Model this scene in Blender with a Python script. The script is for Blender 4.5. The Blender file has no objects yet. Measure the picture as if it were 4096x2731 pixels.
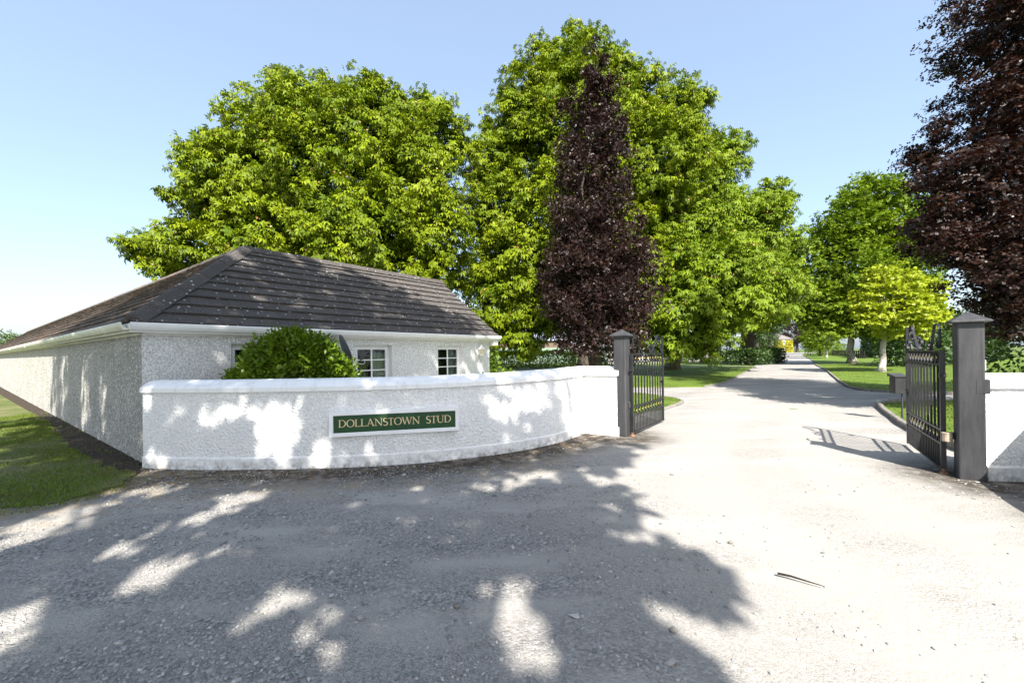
import bpy, bmesh, math
import numpy as np
from mathutils import Vector, Matrix

R = math.radians
scene = bpy.context.scene
col = scene.collection

# ------------------------------------------------------------------ camera, sky, sun, exposure
cam_d = bpy.data.cameras.new('camera')
cam = bpy.data.objects.new('camera', cam_d)
col.objects.link(cam)
cam_d.sensor_width = 36.0
cam_d.lens = 36.0 * 1680.0 / 4096.0
cam_d.shift_y = 47.0 / 4096.0
cam_d.clip_start = 0.05
cam_d.clip_end = 5000.0
cam.location = (0, 0, 1.8)
cam.matrix_world = Matrix.Translation((0, 0, 1.8)) @ Matrix.Rotation(R(90), 4, 'X') @ Matrix.Rotation(-0.0139, 4, 'Z')
scene.camera = cam

SUN = Vector((0.18, -1.03, 1.0)).normalized()          # direction towards the sun
world = bpy.data.worlds.new('World')
scene.world = world
world.use_nodes = True
wn = world.node_tree
sky = wn.nodes.new('ShaderNodeTexSky')
sky.sky_type = 'NISHITA'
sky.sun_disc = False
sky.sun_elevation = math.asin(SUN.z)
sky.sun_rotation = math.atan2(SUN.x, SUN.y)
sky.altitude = 60
sky.air_density = 1.0
sky.dust_density = 2.3
sky.ozone_density = 1.2
bg = wn.nodes['Background']
bg.inputs['Strength'].default_value = 0.143
hz = wn.nodes.new('ShaderNodeMix')                    # even summer haze over the whole sky
hz.data_type = 'RGBA'
hz.inputs[0].default_value = 0.46
hz.inputs[7].default_value = (1.50, 1.87, 2.36, 1)
wn.links.new(sky.outputs['Color'], hz.inputs[6])
wn.links.new(hz.outputs[2], bg.inputs['Color'])

sun_d = bpy.data.lights.new('sun', 'SUN')
sun_d.energy = 4.8
sun_d.angle = R(0.53)
sun_d.color = (1.0, 0.95, 0.88)
sun_o = bpy.data.objects.new('sun', sun_d)
col.objects.link(sun_o)
sun_o.rotation_euler = (-SUN).to_track_quat('-Z', 'Y').to_euler()
sun_o.location = (10, -40, 60)

vs = scene.view_settings
vs.view_transform = 'Standard'
vs.look = 'None'
vs.exposure = 1.47
vs.gamma = 1.0
vs.use_curve_mapping = False
scene.render.engine = 'CYCLES'
scene.cycles.max_bounces = 6
scene.cycles.diffuse_bounces = 3
scene.cycles.transmission_bounces = 4
scene.cycles.transparent_max_bounces = 8
scene.cycles.use_denoising = True

rng = np.random.default_rng(7)


# ------------------------------------------------------------------ material helpers
class NT:
    def __init__(self, name):
        self.m = bpy.data.materials.new(name)
        self.m.use_nodes = True
        self.t = self.m.node_tree
        self.t.nodes.clear()
        self.out = self.t.nodes.new('ShaderNodeOutputMaterial')

    def n(self, typ, props=None, **inp):
        nd = self.t.nodes.new(typ)
        for k, v in (props or {}).items():
            setattr(nd, k, v)
        for k, v in inp.items():
            key = k.replace('_', ' ')
            s = nd.inputs[int(k[1:])] if k[0] == 'i' and k[1:].isdigit() else nd.inputs[key]
            self.set(s, v)
        return nd

    def set(self, s, v):
        if isinstance(v, bpy.types.NodeSocket):
            self.t.links.new(v, s)
        elif isinstance(v, bpy.types.Node):
            self.t.links.new(v.outputs[0], s)
        else:
            if isinstance(v, tuple) and len(v) == 3 and s.type == 'RGBA':
                v = v + (1,)
            s.default_value = v

    def pos(self):
        return self.n('ShaderNodeNewGeometry').outputs['Position']

    def noise(self, vec, scale, detail=3.0, rough=0.55):
        return self.n('ShaderNodeTexNoise', None, Vector=vec, Scale=scale, Detail=detail, Roughness=rough).outputs[0]

    def voro(self, vec, scale, feature='F1', out=0):
        return self.n('ShaderNodeTexVoronoi', {'feature': feature}, Vector=vec, Scale=scale).outputs[out]

    def ramp(self, fac, stops, interp='LINEAR'):
        r = self.n('ShaderNodeValToRGB', None, Fac=fac)
        cr = r.color_ramp
        cr.interpolation = interp
        while len(cr.elements) < len(stops):
            cr.elements.new(0.5)
        for e, (p, c) in zip(cr.elements, stops):
            e.position = p
            e.color = (c, c, c, 1) if not isinstance(c, tuple) else c + (1,)
        return r.outputs[0]

    def mix(self, fac, a, b, typ='MIX'):
        m = self.n('ShaderNodeMix', {'data_type': 'RGBA', 'blend_type': typ})
        self.set(m.inputs[0], fac)
        self.set(m.inputs[6], a)
        self.set(m.inputs[7], b)
        return m.outputs[2]

    def math(self, op, a, b=0.5, clamp=False):
        m = self.n('ShaderNodeMath', {'operation': op, 'use_clamp': clamp})
        self.set(m.inputs[0], a)
        self.set(m.inputs[1], b)
        return m.outputs[0]

    def scalev(self, vec, s):
        m = self.n('ShaderNodeVectorMath', {'operation': 'MULTIPLY'})
        self.set(m.inputs[0], vec)
        m.inputs[1].default_value = s
        return m.outputs[0]

    def bump(self, h, strength, dist, prev=None):
        b = self.n('ShaderNodeBump', None, Height=h, Strength=strength, Distance=dist)
        if prev is not None:
            self.set(b.inputs['Normal'], prev)
        return b.outputs[0]

    def attr(self, name):
        return self.n('ShaderNodeAttribute', {'attribute_name': name}).outputs['Fac']

    def pbr(self, color, rough=0.8, spec=0.3, normal=None, metal=0.0):
        p = self.n('ShaderNodeBsdfPrincipled')
        self.set(p.inputs['Base Color'], color)
        self.set(p.inputs['Roughness'], rough)
        p.inputs['Specular IOR Level'].default_value = spec
        p.inputs['Metallic'].default_value = metal
        if normal is not None:
            self.set(p.inputs['Normal'], normal)
        return p

    def done(self, shader):
        self.t.links.new(shader.outputs[0] if isinstance(shader, bpy.types.Node) else shader, self.out.inputs['Surface'])
        return self.m


def m_plain(name, c, rough=0.6, spec=0.3, var=0.15, scale=6.0, metal=0.0, bump=0.0, bscale=60):
    t = NT(name)
    P = t.pos()
    f = t.noise(P, scale, 4)
    dark = tuple(x * (1 - var) for x in c)
    lite = tuple(min(1, x * (1 + var)) for x in c)
    colr = t.mix(t.ramp(f, [(0.3, 0.0), (0.7, 1.0)]), dark, lite)
    nm = t.bump(t.noise(P, bscale, 3), bump, 0.01) if bump else None
    return t.done(t.pbr(colr, rough, spec, nm, metal))


def m_leaf(name, c1, c2, trans=0.35, rough=0.5, spec=0.35, tr_tint=(1.25, 1.3, 0.5)):
    t = NT(name)
    r = t.attr('rnd')
    colr = t.mix(r, c1, c2)
    p = t.pbr(colr, rough, spec)
    tc = t.mix(1.0, colr, tr_tint, 'MULTIPLY')
    tl = t.n('ShaderNodeBsdfTranslucent', None, Color=tc)
    return t.done(t.n('ShaderNodeMixShader', None, i0=trans, i1=p.outputs[0], i2=tl.outputs[0]))


def m_gravel():
    t = NT('gravel')
    P = t.pos()
    v1 = t.n('ShaderNodeTexVoronoi', None, Vector=P, Scale=52.0)
    v2 = t.n('ShaderNodeTexVoronoi', None, Vector=P, Scale=130.0)
    s1 = t.n('ShaderNodeSeparateColor', None, Color=v1.outputs['Color']).outputs[0]
    s2 = t.n('ShaderNodeSeparateColor', None, Color=v2.outputs['Color']).outputs[0]
    stone = t.ramp(s1, [(0.0, (0.12, 0.12, 0.12)), (0.45, (0.25, 0.245, 0.236)), (0.8, (0.35, 0.34, 0.327)), (1.0, (0.50, 0.49, 0.47))])
    fine = t.ramp(s2, [(0.0, (0.17, 0.165, 0.16)), (0.5, (0.30, 0.29, 0.274)), (1.0, (0.45, 0.435, 0.41))])
    patch = t.noise(t.scalev(P, (0.5, 1.3, 1)), 0.9, 5, 0.6)
    coarse = t.ramp(patch, [(0.40, 0.0), (0.62, 1.0)])
    c = t.mix(coarse, fine, stone)
    dust = t.ramp(t.noise(t.scalev(P, (0.55, 1.6, 1)), 0.8, 4, 0.55), [(0.48, 0.0), (0.62, 1.0)])
    c = t.mix(t.math('MULTIPLY', dust, 0.85), c, (0.41, 0.394, 0.367))
    big = t.noise(P, 0.35, 3)
    c = t.mix(t.ramp(big, [(0.35, 0.0), (0.75, 0.30)]), c, (0.19, 0.183, 0.175))
    trk = t.attr('sunlit_track')
    c = t.mix(t.math('MULTIPLY', trk, t.ramp(t.noise(t.scalev(P, (0.8, 0.4, 1)), 1.0, 4, 0.6), [(0.3, 0.55), (0.6, 1.0)])), c, t.mix(t.noise(P, 150, 2), (0.27, 0.259, 0.24), (0.40, 0.384, 0.355)))
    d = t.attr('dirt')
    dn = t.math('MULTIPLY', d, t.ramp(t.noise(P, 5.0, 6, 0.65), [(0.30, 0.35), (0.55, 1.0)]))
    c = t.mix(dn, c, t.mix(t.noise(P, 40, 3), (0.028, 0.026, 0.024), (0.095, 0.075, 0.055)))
    dd = t.attr('dry')
    c = t.mix(t.math('MULTIPLY', dd, t.ramp(t.noise(P, 3.0, 5, 0.7), [(0.42, 0.0), (0.62, 0.9)])), c, (0.30, 0.24, 0.15))
    loose = t.math('SUBTRACT', 1.0, t.math('MULTIPLY', trk, 0.75))
    c = t.mix(1.0, c, (0.94, 0.925, 0.90), 'MULTIPLY')
    h1 = t.math('MULTIPLY', t.math('MULTIPLY', v1.outputs['Distance'], coarse), loose)
    nm = t.bump(h1, 0.9, -0.012)
    nm = t.bump(t.math('MULTIPLY', v2.outputs['Distance'], loose), 0.7, -0.005, nm)
    nm = t.bump(t.noise(P, 9, 4), 0.35, 0.02, nm)
    return t.done(t.pbr(c, 0.92, 0.15, nm))


def m_render(name, base, speck, amount, scale, bstr, streak=0.0, bscale=34):
    """rough-cast lime render: coarse thrown chippings under white paint"""
    t = NT(name)
    P = t.pos()
    n1 = t.noise(P, bscale, 4, 0.6)
    v = t.voro(P, bscale * 0.9)
    n2 = t.noise(P, bscale * 3, 2)
    f = t.ramp(t.noise(P, scale * 0.75, 4, 0.65), [(0.60 - amount, 0.0), (0.74 - amount, 1.0)])
    c = t.mix(f, speck, base)
    if streak:
        st = t.noise(t.scalev(P, (3.2, 3.2, 0.25)), 1.0, 4, 0.6)
        c = t.mix(t.ramp(st, [(0.42, streak), (0.6, 0.0)]), c, t.mix(0.55, c, (0.26, 0.25, 0.21)))
    c = t.mix(t.ramp(t.noise(P, 1.3, 4), [(0.45, 0.0), (0.8, 0.25)]), c, tuple(x * 0.82 for x in base))
    nm = t.bump(n1, bstr, 0.045)
    nm = t.bump(v, bstr * 0.8, 0.016, nm)
    nm = t.bump(n2, bstr * 0.5, 0.006, nm)
    return t.done(t.pbr(c, 0.85, 0.15, nm))


def m_roof(name, base, moss, mossamt, lichen):
    t = NT(name)
    P = t.pos()
    rnd = t.n('ShaderNodeObjectInfo').outputs['Random']
    c = t.mix(t.noise(P, 30, 4), tuple(x * 0.7 for x in base), tuple(x * 1.35 for x in base))
    c = t.mix(t.math('MULTIPLY', rnd, 0.35), c, tuple(x * 1.6 for x in base))
    c = t.mix(t.ramp(t.noise(P, 4.0, 6, 0.7), [(0.62 - mossamt, 0.0), (0.72 - mossamt * 0.6, 0.9)]), c, moss)
    sp = t.voro(P, 7.0)
    c = t.mix(t.ramp(t.math('ADD', sp, t.math('MULTIPLY', t.noise(P, 1.4, 3), 0.12)), [(0.115 + lichen, 0.85), (0.135 + lichen, 0.0)]), c, (0.48, 0.49, 0.47))
    sp2 = t.voro(P, 19.0)
    c = t.mix(t.ramp(t.math('ADD', sp2, t.math('MULTIPLY', t.noise(P, 0.8, 3), 0.30)), [(0.20 + lichen, 0.55), (0.24 + lichen, 0.0)]), c, (0.36, 0.36, 0.34))
    nm = t.bump(t.noise(P, 70, 3), 0.4, 0.006)
    return t.done(t.pbr(c, 0.85, 0.25, nm))


def m_grass(name, a, b, dry, dryamt=0.1, stripes=None):
    t = NT(name)
    P = t.pos()
    c = t.mix(t.ramp(t.noise(P, 1.1, 5, 0.65), [(0.3, 0.0), (0.7, 1.0)]), a, b)
    c = t.mix(t.ramp(t.noise(P, 60, 3), [(0.35, 0.5), (0.65, 0.0)]), c, tuple(x * 0.55 for x in a))
    c = t.mix(t.ramp(t.noise(P, 0.5, 5, 0.7), [(0.62 - dryamt, 0.0), (0.8 - dryamt, 0.8)]), c, dry)
    if stripes:
        sx = t.n('ShaderNodeTexWave', {'wave_type': 'BANDS', 'bands_direction': 'X'}, Vector=P, Scale=0.16, Distortion=0.6)
        c = t.mix(t.math('MULTIPLY', sx.outputs['Fac'], 0.25), c, tuple(x * 1.5 for x in b))
    nm = t.bump(t.noise(P, 90, 3), 0.7, 0.02)
    nm = t.bump(t.noise(P, 14, 4), 0.5, 0.03, nm)
    return t.done(t.pbr(c, 0.8, 0.2, nm))


def m_blade(name, a, b, dry):
    t = NT(name)
    P = t.pos()
    r = t.attr('rnd')
    c = t.mix(r, a, b)
    c = t.mix(t.ramp(t.noise(P, 0.9, 5, 0.7), [(0.46, 0.0), (0.70, 0.8)]), c, dry)
    p = t.pbr(c, 0.55, 0.25)
    tl = t.n('ShaderNodeBsdfTranslucent', None, Color=c)
    return t.done(t.n('ShaderNodeMixShader', None, i0=0.3, i1=p.outputs[0], i2=tl.outputs[0]))


def m_bark(name, a, b, scale=(6, 6, 1.2), patch=None):
    t = NT(name)
    P = t.pos()
    n1 = t.noise(t.scalev(P, scale), 2.0, 6, 0.65)
    c = t.mix(t.ramp(n1, [(0.35, 0.0), (0.65, 1.0)]), a, b)
    if patch:
        c = t.mix(t.ramp(t.noise(P, 1.8, 5, 0.7), [(0.5, 0.0), (0.6, 0.8)]), c, patch)
    return t.done(t.pbr(c, 0.9, 0.1, t.bump(n1, 0.9, 0.05)))


def m_glass():
    t = NT('window_glass')
    fr = t.n('ShaderNodeFresnel', None, IOR=1.5)
    tr = t.n('ShaderNodeBsdfTransparent', None, Color=(0.75, 0.8, 0.78))
    P = t.pos()
    gl = t.n('ShaderNodeBsdfGlossy', None, Color=(0.9, 0.95, 1), Roughness=0.02, Normal=t.bump(t.noise(P, 2.5, 2), 0.05, 0.05))
    return t.done(t.n('ShaderNodeMixShader', None, i0=t.math('ADD', fr.outputs[0], 0.06), i1=tr.outputs[0], i2=gl.outputs[0]))


M = {}
M['gravel'] = m_gravel()
M['stone'] = None
M['wing_render'] = m_render('wing_wall_render', (0.90, 0.895, 0.88), (0.76, 0.755, 0.74), 0.16, 50, 0.8, 0.08, 26)
M['front_render'] = m_render('house_front_render', (0.88, 0.88, 0.86), (0.58, 0.57, 0.54), 0.17, 46, 0.85, 0.0, 34)
M['side_render'] = m_render('house_side_render', (0.87, 0.865, 0.84), (0.30, 0.29, 0.25), 0.09, 30, 1.0, 0.4, 26)
M['smooth_white'] = m_plain('smooth_white_paint', (0.82, 0.82, 0.81), 0.7, 0.25, 0.06, 3.0, 0, 0.25, 25)
def m_plinth(name, base, top):
    """smooth painted render with mud splashed up from the ground and grey drips"""
    t = NT(name)
    P = t.pos()
    z = t.n('ShaderNodeSeparateXYZ', None, Vector=P).outputs[2]
    low = t.math('SUBTRACT', 1.0, t.math('MULTIPLY', z, 1.0 / top), True)
    sp = t.math('MULTIPLY', low, t.ramp(t.noise(P, 11.0, 6, 0.7), [(0.38, 0.0), (0.68, 1.0)]))
    c = t.mix(sp, base, (0.22, 0.20, 0.16))
    st = t.noise(t.scalev(P, (7, 7, 0.6)), 1.0, 5, 0.65)
    c = t.mix(t.ramp(st, [(0.52, 0.0), (0.72, 0.35)]), c, (0.40, 0.40, 0.37))
    nm = t.bump(t.noise(P, 7, 4), 0.5, 0.02)
    nm = t.bump(t.noise(P, 40, 3), 0.4, 0.008, nm)
    return t.done(t.pbr(c, 0.8, 0.2, nm))


M['plinth'] = m_plinth('splashed_plinth_paint', (0.82, 0.815, 0.80), 0.22)
M['coping'] = m_plinth('weathered_coping_paint', (0.85, 0.85, 0.84), 0.01)
M['pvc'] = m_plain('white_plastic', (0.78, 0.78, 0.76), 0.35, 0.4, 0.05, 2.0)
M['pvc_old'] = m_plain('weathered_white_plastic', (0.66, 0.66, 0.55), 0.45, 0.35, 0.14, 2.5)
M['roof_front'] = m_roof('dark_concrete_tile', (0.066, 0.059, 0.054), (0.13, 0.09, 0.06), 0.02, 0.075)
M['roof_side'] = m_roof('mossy_concrete_tile', (0.070, 0.060, 0.052), (0.19, 0.12, 0.075), 0.13, 0.0)
M['underlay'] = m_plain('roof_underlay', (0.02, 0.02, 0.02), 0.9)
M['dark'] = m_plain('dark_interior', (0.03, 0.028, 0.025), 0.9)
M['floor'] = m_plain('room_floor', (0.08, 0.06, 0.05), 0.8)
M['curtain'] = m_plain('pale_curtain', (0.42, 0.46, 0.42), 0.9)
M['glass'] = m_glass()
M['iron'] = m_plain('black_gate_paint', (0.016, 0.0165, 0.018), 0.42, 0.45, 0.35, 9, 0, 0.25, 45)
t = NT('charcoal_pillar_paint')
P_ = t.pos()
c_ = t.mix(t.ramp(t.noise(t.scalev(P_, (9, 9, 1.0)), 1.0, 5, 0.65), [(0.3, 0.0), (0.75, 1.0)]), (0.024, 0.025, 0.028), (0.062, 0.062, 0.064))
c_ = t.mix(t.ramp(t.noise(P_, 26.0, 5, 0.7), [(0.62, 0.0), (0.72, 0.5)]), c_, (0.11, 0.105, 0.095))
M['pillar'] = t.done(t.pbr(c_, t.ramp(t.noise(P_, 5, 3), [(0.3, 0.4), (0.7, 0.65)]), 0.4, t.bump(t.noise(P_, 40, 3), 0.25, 0.006)))
M['gold'] = m_plain('gold_paint', (0.50, 0.35, 0.09), 0.35, 0.5, 0.1)
M['rust'] = m_plain('rusty_iron', (0.22, 0.12, 0.07), 0.85, 0.2, 0.4, 30)
M['bronze'] = m_plain('worn_bronze', (0.42, 0.33, 0.24), 0.6, 0.4, 0.3, 20)
M['sign_green'] = m_plain('sign_green_paint', (0.016, 0.062, 0.022), 0.5, 0.3, 0.25, 5)
M['sign_cream'] = m_plain('sign_cream_lettering', (0.72, 0.56, 0.32), 0.5, 0.3, 0.05)
M['dish'] = m_plain('grey_dish_paint', (0.10, 0.11, 0.12), 0.5, 0.4, 0.1)
M['lamp_glass'] = m_plain('frosted_lamp_glass', (0.62, 0.54, 0.34), 0.3, 0.5, 0.08)
M['kerb'] = m_plain('kerb_concrete', (0.20, 0.185, 0.165), 0.9, 0.15, 0.3, 8, 0, 0.5, 40)
M['soil'] = m_plain('brown_soil', (0.050, 0.040, 0.030), 0.95, 0.1, 0.75, 14, 0, 1.0, 18)
M['field'] = m_grass('field_grass', (0.075, 0.115, 0.022), (0.13, 0.17, 0.035), (0.22, 0.20, 0.08), 0.05)
M['lawn'] = m_grass('mown_lawn', (0.075, 0.125, 0.016), (0.12, 0.18, 0.022), (0.20, 0.19, 0.07), 0.04, True)
M['verge'] = m_grass('verge_turf', (0.07, 0.10, 0.022), (0.11, 0.145, 0.03), (0.19, 0.16, 0.085), 0.16)
M['blade'] = m_blade('grass_blade', (0.095, 0.15, 0.02), (0.20, 0.27, 0.035), (0.17, 0.145, 0.07))
M['lawn_blade'] = m_blade('lawn_blade', (0.09, 0.15, 0.018), (0.16, 0.23, 0.028), (0.2, 0.2, 0.06))
M['chestnut'] = m_leaf('chestnut_leaf', (0.060, 0.104, 0.004), (0.205, 0.255, 0.007), 0.17, 0.55, 0.16)
M['chestnut_b'] = m_leaf('chestnut_leaf_deep', (0.075, 0.125, 0.009), (0.175, 0.240, 0.009), 0.17, 0.55, 0.16)
M['blossom'] = m_leaf('spent_blossom', (0.30, 0.16, 0.06), (0.42, 0.27, 0.09), 0.2, tr_tint=(1, 1, 1))
M['copper'] = m_leaf('copper_leaf', (0.012, 0.007, 0.007), (0.040, 0.020, 0.014), 0.10, 0.45, 0.30, (1.8, 0.7, 0.5))
M['copper_b'] = m_leaf('copper_leaf_rust', (0.009, 0.006, 0.006), (0.044, 0.020, 0.012), 0.13, 0.42, 0.30, (2.0, 0.8, 0.4))
M['lime'] = m_leaf('lime_leaf', (0.065, 0.115, 0.006), (0.16, 0.225, 0.010), 0.28, 0.55, 0.16)
M['golden'] = m_leaf('golden_leaf', (0.24, 0.30, 0.015), (0.37, 0.42, 0.03), 0.35)
M['yellow_ivy'] = m_leaf('yellow_creeper_leaf', (0.26, 0.27, 0.010), (0.42, 0.36, 0.012), 0.25)
M['dark_leaf'] = m_leaf('evergreen_leaf', (0.020, 0.045, 0.010), (0.050, 0.095, 0.016), 0.18)
M['laurel'] = m_leaf('laurel_leaf', (0.070, 0.130, 0.008), (0.155, 0.235, 0.014), 0.22, 0.40, 0.3)
M['hedge_leaf'] = m_leaf('hedge_leaf', (0.065, 0.12, 0.012), (0.15, 0.22, 0.02), 0.25)
M['hedge_sunlit'] = m_leaf('sunlit_hedge_leaf', (0.11, 0.18, 0.008), (0.25, 0.31, 0.016), 0.25)  # hedge leaf lightened: sunlight put into the colour of a tree-shaded hedge
M['far_leaf'] = m_leaf('distant_leaf', (0.05, 0.09, 0.03), (0.10, 0.15, 0.04), 0.2)
M['bark'] = m_bark('chestnut_bark', (0.035, 0.03, 0.024), (0.10, 0.085, 0.065))
M['bark_lit'] = m_bark('sunlit_chestnut_bark', (0.06, 0.055, 0.035), (0.22, 0.20, 0.12))  # paler copy of the bark, sun on the trunk put into its colour
M['birch'] = m_bark('pale_birch_bark', (0.30, 0.28, 0.24), (0.50, 0.48, 0.43), (1.2, 1.2, 9), (0.10, 0.085, 0.07))
M['timber'] = m_plain('dark_fence_timber', (0.02, 0.017, 0.015), 0.8, 0.2, 0.3)
M['farstone'] = m_plain('grey_stone_wall', (0.30, 0.29, 0.27), 0.9, 0.1, 0.45, 2.5, 0, 0.8, 8)
M['slate'] = m_plain('grey_slate', (0.16, 0.14, 0.13), 0.7, 0.3, 0.15, 2)
M['shed_roof'] = m_plain('blue_grey_sheeting', (0.30, 0.33, 0.40), 0.5, 0.3, 0.06)
M['shed_brown'] = m_plain('brown_shed_timber', (0.14, 0.10, 0.075), 0.8, 0.2, 0.2)
M['mesh_green'] = m_plain('pale_green_screen', (0.20, 0.27, 0.20), 0.8, 0.2, 0.08)
M['wood'] = m_plain('red_brown_wood', (0.18, 0.07, 0.035), 0.5, 0.3, 0.2)


def m_stone():
    t = NT('loose_stone')
    r = t.attr('rnd')
    c = t.ramp(r, [(0.0, (0.15, 0.168, 0.165)), (0.3, (0.25, 0.248, 0.242)), (0.75, (0.32, 0.312, 0.298)), (1.0, (0.44, 0.43, 0.41))])
    return t.done(t.pbr(c, 0.85, 0.2))


M['stone'] = m_stone()


# ------------------------------------------------------------------ object helpers
def tag(o, label=None, cat=None, group=None, kind=None):
    if label: o['label'] = label
    if cat: o['category'] = cat
    if group: o['group'] = group
    if kind: o['kind'] = kind
    return o


def empty(name, loc=(0, 0, 0), rz=0.0):
    o = bpy.data.objects.new(name, None)
    o.empty_display_size = 0.2
    o.location = loc
    o.rotation_euler = (0, 0, rz)
    col.objects.link(o)
    return o


def link(name, me, mat, parent=None, smooth=False):
    o = bpy.data.objects.new(name, me)
    if mat is not None and not me.materials:
        me.materials.append(M[mat] if isinstance(mat, str) else mat)
    col.objects.link(o)
    if parent is not None:
        o.parent = parent
    if smooth:
        me.polygons.foreach_set('use_smooth', [True] * len(me.polygons))
    return o


class MB:
    """collects vertices and faces of one mesh"""
    def __init__(self):
        self.v = []
        self.f = []

    def add(self, vs_, fs_):
        b = len(self.v)
        self.v += [tuple(p) for p in vs_]
        self.f += [tuple(i + b for i in f) for f in fs_]
        return self

    def quad(self, a, b, c, d):
        return self.add([a, b, c, d], [(0, 1, 2, 3)])

    def box(self, x0, x1, y0, y1, z0, z1):
        v = [(x, y, z) for z in (z0, z1) for y in (y0, y1) for x in (x0, x1)]
        return self.add(v, [(0, 2, 3, 1), (4, 5, 7, 6), (0, 1, 5, 4), (2, 6, 7, 3), (0, 4, 6, 2), (1, 3, 7, 5)])

    def prism(self, poly, z0, z1):
        n = len(poly)
        v = [(p[0], p[1], z0) for p in poly] + [(p[0], p[1], z1) for p in poly]
        return self.add(v, [tuple(range(n - 1, -1, -1)), tuple(range(n, 2 * n))] + [(i, (i + 1) % n, n + (i + 1) % n, n + i) for i in range(n)])

    def tube(self, pts, rad, sides=8, caps=True):
        pts = [Vector(p) for p in pts]
        n = len(pts)
        if not hasattr(rad, '__len__'):
            rad = [rad] * n
        rings = []
        ref = Vector((0.31, 0.12, 0.94))
        for i, p in enumerate(pts):
            d = (pts[min(i + 1, n - 1)] - pts[max(i - 1, 0)]).normalized()
            if abs(d.dot(ref)) > 0.97:
                ref = Vector((0.9, 0.4, 0.1))
            u = d.cross(ref).normalized()
            w = d.cross(u)
            rings += [p + (u * math.cos(2 * math.pi * k / sides) + w * math.sin(2 * math.pi * k / sides)) * rad[i] for k in range(sides)]
        f = [(i * sides + k, i * sides + (k + 1) % sides, (i + 1) * sides + (k + 1) % sides, (i + 1) * sides + k) for i in range(n - 1) for k in range(sides)]
        if caps:
            f += [tuple(range(sides - 1, -1, -1)), tuple(range((n - 1) * sides, n * sides))]
        return self.add(rings, f)

    def lathe(self, prof, sides=16, c=(0, 0, 0)):
        n = len(prof)
        v = [(c[0] + r * math.cos(2 * math.pi * k / sides), c[1] + r * math.sin(2 * math.pi * k / sides), c[2] + z) for r, z in prof for k in range(sides)]
        f = [(i * sides + k, i * sides + (k + 1) % sides, (i + 1) * sides + (k + 1) % sides, (i + 1) * sides + k) for i in range(n - 1) for k in range(sides)]
        f += [tuple(range(sides - 1, -1, -1)), tuple(range((n - 1) * sides, n * sides))]
        return self.add(v, f)

    def ribbon(self, pts, w, th):
        """flat bar bent along pts (x, z), lying in the xz plane, w wide in y, th thick"""
        n = len(pts)
        v = []
        for i, (x, z) in enumerate(pts):
            a, b = pts[max(i - 1, 0)], pts[min(i + 1, n - 1)]
            dx, dz = b[0] - a[0], b[1] - a[1]
            l = math.hypot(dx, dz) or 1
            nx, nz = -dz / l * th / 2, dx / l * th / 2
            v += [(x + nx, -w / 2, z + nz), (x + nx, w / 2, z + nz), (x - nx, w / 2, z - nz), (x - nx, -w / 2, z - nz)]
        f = [(i * 4 + k, i * 4 + (k + 1) % 4, i * 4 + 4 + (k + 1) % 4, i * 4 + 4 + k) for i in range(n - 1) for k in range(4)]
        f += [(3, 2, 1, 0), tuple(range((n - 1) * 4, n * 4))]
        return self.add(v, f)

    def sweep(self, path, prof, closed=True):
        """profile of (outward offset, z) swept along a plan path; outward is to the right of travel"""
        n, k = len(path), len(prof)
        v = []
        for i, p in enumerate(path):
            a, b = Vector(path[max(i - 1, 0)][:2]), Vector(path[min(i + 1, n - 1)][:2])
            pv = Vector(p[:2])
            d1 = (pv - a).normalized() if i > 0 else (b - pv).normalized()
            d2 = (b - pv).normalized() if i < n - 1 else d1
            d = (d1 + d2).normalized()
            o = Vector((d.y, -d.x)) / max(0.5, d.dot(d1))
            lift = p[2] if len(p) > 2 else 0.0
            v += [(pv.x + o.x * q, pv.y + o.y * q, z + (lift if z > 0.6 else 0)) for q, z in prof]
        f = [(i * k + j, i * k + (j + 1) % k, (i + 1) * k + (j + 1) % k, (i + 1) * k + j) for i in range(n - 1) for j in range(k if closed else k - 1)]
        if closed:
            f += [tuple(range(k - 1, -1, -1)), tuple(range((n - 1) * k, n * k))]
        return self.add(v, f)

    def mesh(self, name, fix=True):
        me = bpy.data.meshes.new(name)
        me.from_pydata(self.v, [], self.f)
        if fix:
            bm = bmesh.new()
            bm.from_mesh(me)
            bmesh.ops.recalc_face_normals(bm, faces=bm.faces)
            bm.to_mesh(me)
            bm.free()
        me.update()
        return me

    def obj(self, name, mat, parent=None, smooth=False, fix=True):
        return link(name, self.mesh(name, fix), mat, parent, smooth)


def bevel(o, w=0.006, seg=1):
    m = o.modifiers.new('bevel', 'BEVEL')
    m.width = w
    m.segments = seg
    m.limit_method = 'ANGLE'
    return o


def catmull(pts, step=0.12):
    out = []
    P = [np.array(p, float) for p in pts]
    P = [2 * P[0] - P[1]] + P + [2 * P[-1] - P[-2]]
    for i in range(1, len(P) - 2):
        n = max(2, int(np.linalg.norm(P[i + 1] - P[i]) / step))
        for k in range(n):
            t = k / n
            out.append(tuple(0.5 * (2 * P[i] + (P[i + 1] - P[i - 1]) * t + (2 * P[i - 1] - 5 * P[i] + 4 * P[i + 1] - P[i + 2]) * t * t + (3 * P[i] - P[i - 1] - 3 * P[i + 1] + P[i + 2]) * t ** 3)))
    out.append(tuple(P[-2]))
    return out


def inside(px_, py_, poly):
    px_, py_ = np.asarray(px_), np.asarray(py_)
    res = np.zeros(px_.shape, bool)
    n = len(poly)
    for i in range(n):
        x0, y0 = poly[i][:2]
        x1, y1 = poly[(i + 1) % n][:2]
        c = ((y0 > py_) != (y1 > py_)) & (px_ < (x1 - x0) * (py_ - y0) / ((y1 - y0) or 1e-9) + x0)
        res ^= c
    return res


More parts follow.
